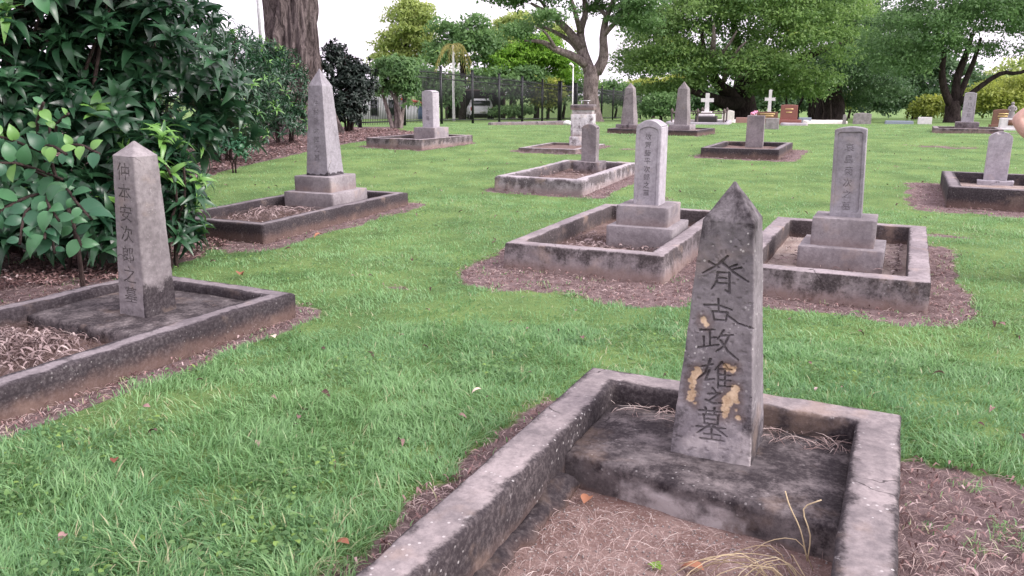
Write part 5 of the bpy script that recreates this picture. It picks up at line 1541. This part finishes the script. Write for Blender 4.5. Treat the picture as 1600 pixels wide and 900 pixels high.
xc, yc, rd = x[kc], y[kc], rad[kc]
V, F_, nv = ribbons(xc, yc, ter(xc, yc) - .01 * sstep(12, 3, yc) + r.uniform(0, .03, len(xc)), r.uniform(.03, .11, len(xc)) * np.where(inbed[kc], 1, .45), r.uniform(.008, .02, len(xc)) * (1 + rd * .03) * np.where(inbed[kc], 1, .5), r, .012, .5, segs=2)
tag(np_mesh('bark_mulch', V, F_, M['chips'], attrs={'tint': np.repeat(np.clip(r.random(len(xc)) ** 1.3, 0, 1), nv)}), 'red-brown bark mulch under the left bushes and on bare earth round the graves', 'mulch', kind='stuff')


def litter(gk, x0, x1, y0, y1, n, L, W, z, label, name, mat, r, lift=.03, pile=None, segs=4, hi=.03):
    lx, ly = r.uniform(x0, x1, n), r.uniform(y0, y1, n); zz = np.full(n, z)
    if pile:
        lx, ly = r.normal(pile[0], pile[2], n), r.normal(pile[1], pile[3], n); lx, ly = np.clip(lx, x0, x1), np.clip(ly, y0, y1)
        zz = z + pile[4] * np.exp(-((lx - pile[0]) / pile[2]) ** 2 / 1.5 - ((ly - pile[1]) / pile[3]) ** 2 / 1.5)
    zz = zz + r.uniform(0, hi, n)
    V, F_, nv = ribbons(lx, ly, zz, r.uniform(*L, n), r.uniform(*W, n), r, lift, .35 if name == 'dead_grass' else .7, segs=segs)
    V[:, 0] = np.clip(V[:, 0], x0 - .03, x1 + .03); V[:, 1] = np.clip(V[:, 1], y0 - .03, y1 + .03)
    o = np_mesh(name, V, F_, mat, attrs={'tint': np.repeat(r.random(n), nv)})
    g = GR[gk]; o.location = (g[0], g[1], gz(gk)); o.rotation_euler = (0, 0, math.radians(g[2]))
    return tag(o, label, 'litter', kind='stuff')


litter('B', -.50, .50, -1.0, .08, 950, (.05, .14), (.004, .015), .03, 'grey-brown pile of dead leaves inside the left kerb', 'leaf_litter', M['litter'], r, .03, (-.15, -.35, .26, .22, .05))
litter('C', -.46, .46, -1.18, .1, 330, (.06, .2), (.005, .018), .055, 'dry twigs and leaves inside the kerb of the tall obelisk', 'leaf_litter', M['litter'], r, .03, (0, -.35, .25, .35, .04))
litter('E', -.50, .50, -1.12, .25, 900, (.03, .10), (.006, .02), .055, 'dry brown leaves covering the bed of the arched gravestone', 'leaf_litter', M['litter'], r, .012)
litter('F', -.48, .48, -1.05, .9, 330, (.03, .09), (.006, .02), .05, 'scattered dry leaves in the bed of the flat-topped panelled gravestone', 'leaf_litter', M['litter'], r, .012, (.2, .3, .35, .5, .0))
litter('G', -.45, .45, -1.2, .5, 120, (.04, .1), (.008, .02), .075, 'pale dry leaves in the bed of the small round-topped stone', 'leaf_litter', M['litter'], r, .012)
litter('A', -.49, .49, -.9, .22, 1500, (.02, .11), (.001, .0024), .0, 'thin straw scattered over the bed in the foreground', 'dead_grass', M['straw'], r, .012, segs=3, hi=.015)
litter('A', -.48, .48, .80, .925, 230, (.05, .14), (.0015, .003), .132, 'strands of dead grass caught behind the foreground obelisk', 'dead_grass', M['straw'], r, .012, segs=3, hi=.01)

# foreground bed gravel
n = 1500; lx, ly = r.uniform(-.48, .48, n), r.uniform(-.93, .25, n)
oct_ = np.array([(1, 0, 0), (0, 1, 0), (-1, 0, 0), (0, -1, 0), (0, 0, .8), (0, 0, -.8)], float)
of = [np.array([(0, 1, 4), (1, 2, 4), (2, 3, 4), (3, 0, 4), (1, 0, 5), (2, 1, 5), (3, 2, 5), (0, 3, 5)])]
R = frames(unit(n, r), unit(n, r)); zz = -.003 + .04 * (fbm(lx * 5 + 3.1, ly * 5, 3.1, 3) - .5)
V, Fs = instances(oct_, of, R, np.stack([lx, ly, zz], -1), r.uniform(.0015, .0055, n) ** 1.0)
gv = np_mesh('gravel', V, Fs, M['cement'], sa); tag(gv, kind='stuff')

# tuft of long dry stalks in the right corner of the foreground bed
p = gw('A', .40, -.02, .0); tf = thing('dry_grass_tuft', 'tangle of long yellow dry stalks in the corner of the foreground bed', 'dry grass', p, RZ)
for k in range(44):
    az = r.uniform(2.4, 5.0); L = r.uniform(.10, .36); h = r.uniform(.01, .12)
    x0, y0 = r.normal(0, .035), r.normal(-.06, .12)
    pts = [(x0, y0, 0, .0016), (x0 + math.cos(az) * L * .3, y0 + math.sin(az) * L * .3, h, .0015), (x0 + math.cos(az + .3) * L * .7, y0 + math.sin(az + .3) * L * .7, h * .8, .0016), (x0 + math.cos(az + .5) * L, y0 + math.sin(az + .5) * L, h * .15 + .005, .001)]
    pr = smooth_path(pts, 9); pr[:, 0] = np.minimum(pr[:, 0], .085)
    V, Fs = tube(pr[:, :3], pr[:, 3], 4); np_mesh('stalk', V, Fs, M['hay'], tf, attrs={'tint': np.full(len(V), r.uniform(.2, 1))})
for x0, y0, pts in ((.02, .16, [(0, 0, 0), (-.03, .02, .09), (-.07, .03, .16), (-.09, .05, .20)]), (.02, .16, [(0, 0, 0), (.0, .02, .08), (-.03, .05, .15), (.02, .06, .19)])):
    V, Fs = tube(smooth_path([(a[0] + x0, a[1] + y0, a[2] + .04, .002) for a in pts], 10)[:, :3], .0022, 4); np_mesh('stalk', V, Fs, M['hay'], tf, attrs={'tint': np.full(len(V), .8)})
# two weeds
T, TF = OV[0]
for lx, ly, lb in ((-.02, -.04, 'tiny green weed in the middle of the foreground bed'), (.21, -.12, 'tiny green weed nearer the dry stalks in the foreground bed')):
    q = gw('A', lx, ly, .0); wd = thing('weed', lb, 'weed', q)
    for k in range(6):
        az = k * 1.05 + lx * 9; d = np.array([[math.cos(az), math.sin(az), .35]]); R = frames(d, np.array([[0, 0, 1.]]))
        V, Fs = instances(T, TF, R, np.zeros((1, 3)), np.array([.024 + .006 * (k % 2)])); np_mesh('leaf', V, Fs, M['leaf_lime'], wd, attrs={'tint': np.full(len(V), .6)})
# fallen leaves
M['fallen'] = leafmat('fallen leaf', (.16, .05, .03), (.40, .19, .11), (.62, .50, .42), .6, .1, .3)
for lb, x, y, z, s, tn, a in (('small dark red fallen leaf on the grass at lower left', -1.58, 2.90, .055, .075, .1, .4), ('pale tan fallen leaf on the grass left of the foreground kerb', -.15, 3.71, .05, .06, .95, 2.0),
                              ('brown fallen leaf at the edge of the foreground kerb', -.54, 2.36, .03, .07, .3, 1.2), ('curled brown leaf on the grass right of the low pyramid gravestone', -2.18, 6.21, .05, .16, .4, .2),
                              ('orange fallen leaf beside the kerb of the tall obelisk', -1.95, 8.05, .04, .12, .6, 2.6), ('long red-brown leaf lying on the foreground bed by the slab corner', *gw('A', -.36, .20)[:2], .022, .10, .5, -.4),
                              ('reddish leaf lying flat in the foreground bed below the cement patch', *gw('A', .13, -.02)[:2], .018, .09, .5, 1.0), ('white scrap on the earth beside the left kerb corner', -1.44, 4.62, .03, .09, .99, .6)):
    z += tz(x, y); T, TF = lance(.22, .25, .09, 4); V = T * s
    c, sn = math.cos(a), math.sin(a); V = np.stack([V[:, 0] * c - V[:, 1] * sn, V[:, 0] * sn + V[:, 1] * c, V[:, 2]], -1)
    o = np_mesh('fallen_leaf', V, TF, M['fallen'], attrs={'tint': np.full(len(V), tn)}, smooth=True, loc=(x, y, z)); tag(o, lb, 'leaf', 'fallen leaves')

# ------------------------------------------------------------------ person mostly outside the right edge, elbow in view
M['skin'] = plain('skin', (.47, .29, .24), .65, var=.12, scale=30, spec=.3)
M['shirt'] = plain('dark blue shirt', (.03, .04, .08), .9, var=.2)
M['trouser'] = plain('khaki trousers', (.22, .18, .12), .9, var=.15)
M['hair'] = plain('brown hair', (.05, .03, .02), .7, var=.3)
M['shoe'] = plain('dark shoe', (.03, .025, .02), .7)


def skin_mesh(name, verts, edges, mat, parent, root=0, sub=2):
    me = bpy.data.meshes.new(name); me.from_pydata([v[:3] for v in verts], edges, []); me.materials.append(mat)
    o = bpy.data.objects.new(name, me); COL.objects.link(o); o.parent = parent
    md = o.modifiers.new('skin', 'SKIN'); md.use_smooth_shade = True
    for k, v in enumerate(verts):
        rr = v[3] if isinstance(v[3], tuple) else (v[3], v[3]); me.skin_vertices[0].data[k].radius = rr
    me.skin_vertices[0].data[root].use_root = True
    s = o.modifiers.new('sub', 'SUBSURF'); s.levels = sub; s.render_levels = sub
    return o


pe = thing('person', 'person standing with hand on hip, only a bare elbow showing at the right edge', 'person', (4.30, 6.15, tz(4.3, 6.15)), 0)
bv = [(0, 0, .98, (.15, .10)), (0, 0, 1.15, (.14, .10)), (0, 0, 1.32, (.16, .11)), (0, 0, 1.45, (.11, .08)), (0, 0, 1.52, .055), (0, -.01, 1.58, .06), (0, -.02, 1.66, (.075, .09)), (0, -.02, 1.74, (.06, .075)),
      (-.19, .0, 1.44, .060), (-.33, .02, 1.36, .056), (-.47, .03, 1.275, .050), (-.42, -.03, 1.18, .048), (-.30, -.09, 1.08, .034), (-.20, -.12, 1.03, .028),
      (.19, 0, 1.44, .058), (.24, .02, 1.25, .048), (.27, .02, 1.12, .042), (.27, -.05, .95, .036), (.27, -.08, .84, .028),
      (-.10, 0, .90, .09), (-.11, -.01, .50, .06), (-.11, .02, .10, .042), (-.12, -.12, .05, .038), (.10, 0, .90, .09), (.11, -.01, .50, .06), (.11, .02, .10, .042), (.12, -.12, .05, .038)]
be = [(0, 1), (1, 2), (2, 3), (3, 4), (4, 5), (5, 6), (6, 7), (3, 8), (8, 9), (9, 10), (10, 11), (11, 12), (12, 13), (3, 14), (14, 15), (15, 16), (16, 17), (17, 18), (0, 19), (19, 20), (20, 21), (21, 22), (0, 23), (23, 24), (24, 25), (25, 26)]
for sx, hx, hy, hzv in ((-1, -.20, -.12, 1.03), (1, .27, -.08, .84)):
    w_ = 13 if sx < 0 else 18
    for k in range(4):
        n0 = len(bv); fx = hx + (k - 1.5) * .018 if sx > 0 else hx + .01; fz = hzv - .075 if sx > 0 else hzv - .02 - (k - 1.5) * .018; fy = hy - .03
        bv += [(fx, fy, fz, .010), (fx + (.0 if sx > 0 else .045), fy - .02 + (0 if sx > 0 else .0), fz - (.045 if sx > 0 else .02), .008)]
        be += [(w_, n0), (n0, n0 + 1)]
    n0 = len(bv); bv += [(hx - sx * .03, hy - .045, hzv - .02, .011), (hx - sx * .03, hy - .07, hzv - .06, .009)]; be += [(w_, n0), (n0, n0 + 1)]
skin_mesh('body', bv, be, M['skin'], pe)
sv = [(0, 0, .92, (.18, .13)), (0, 0, 1.10, (.175, .13)), (0, 0, 1.26, (.195, .145)), (0, 0, 1.38, (.20, .14)), (0, 0, 1.46, (.13, .105)), (0, 0, 1.50, .085), (-.20, 0, 1.425, .095), (-.28, .012, 1.375, .085), (.20, 0, 1.42, .09), (.23, .012, 1.30, .075)]
skin_mesh('shirt', sv, [(0, 1), (1, 2), (2, 3), (3, 4), (4, 5), (3, 6), (6, 7), (3, 8), (8, 9)], M['shirt'], pe)
tv = [(0, 0, 1.0, (.165, .12)), (0, 0, .93, (.17, .125)), (-.10, 0, .82, .105), (-.11, -.005, .50, .078), (-.11, .02, .10, .065), (.10, 0, .82, .105), (.11, -.005, .50, .078), (.11, .02, .10, .065)]
skin_mesh('trousers', tv, [(0, 1), (1, 2), (2, 3), (3, 4), (1, 5), (5, 6), (6, 7)], M['trouser'], pe)
skin_mesh('hair', [(0, .0, 1.64, (.07, .07)), (0, .01, 1.70, (.088, .10)), (0, 0, 1.77, (.07, .085))], [(0, 1), (1, 2)], M['hair'], pe)
for s in (-1, 1):
    skin_mesh('shoe', [(s * .11, .04, .045, (.05, .045)), (s * .115, -.06, .045, (.05, .042)), (s * .12, -.17, .035, (.045, .032))], [(0, 1), (1, 2)], M['shoe'], pe)
    V, Fs = tube([(s * .028, -.105, 1.67), (s * .028, -.118, 1.67)], .012, 8); np_mesh('eye', V, Fs, M['shoe'], pe)
V, Fs = tube([(0, -.10, 1.67), (0, -.125, 1.645), (0, -.108, 1.63)], [.008, .014, .008], 6); np_mesh('nose', V, Fs, M['skin'], pe, smooth=True)
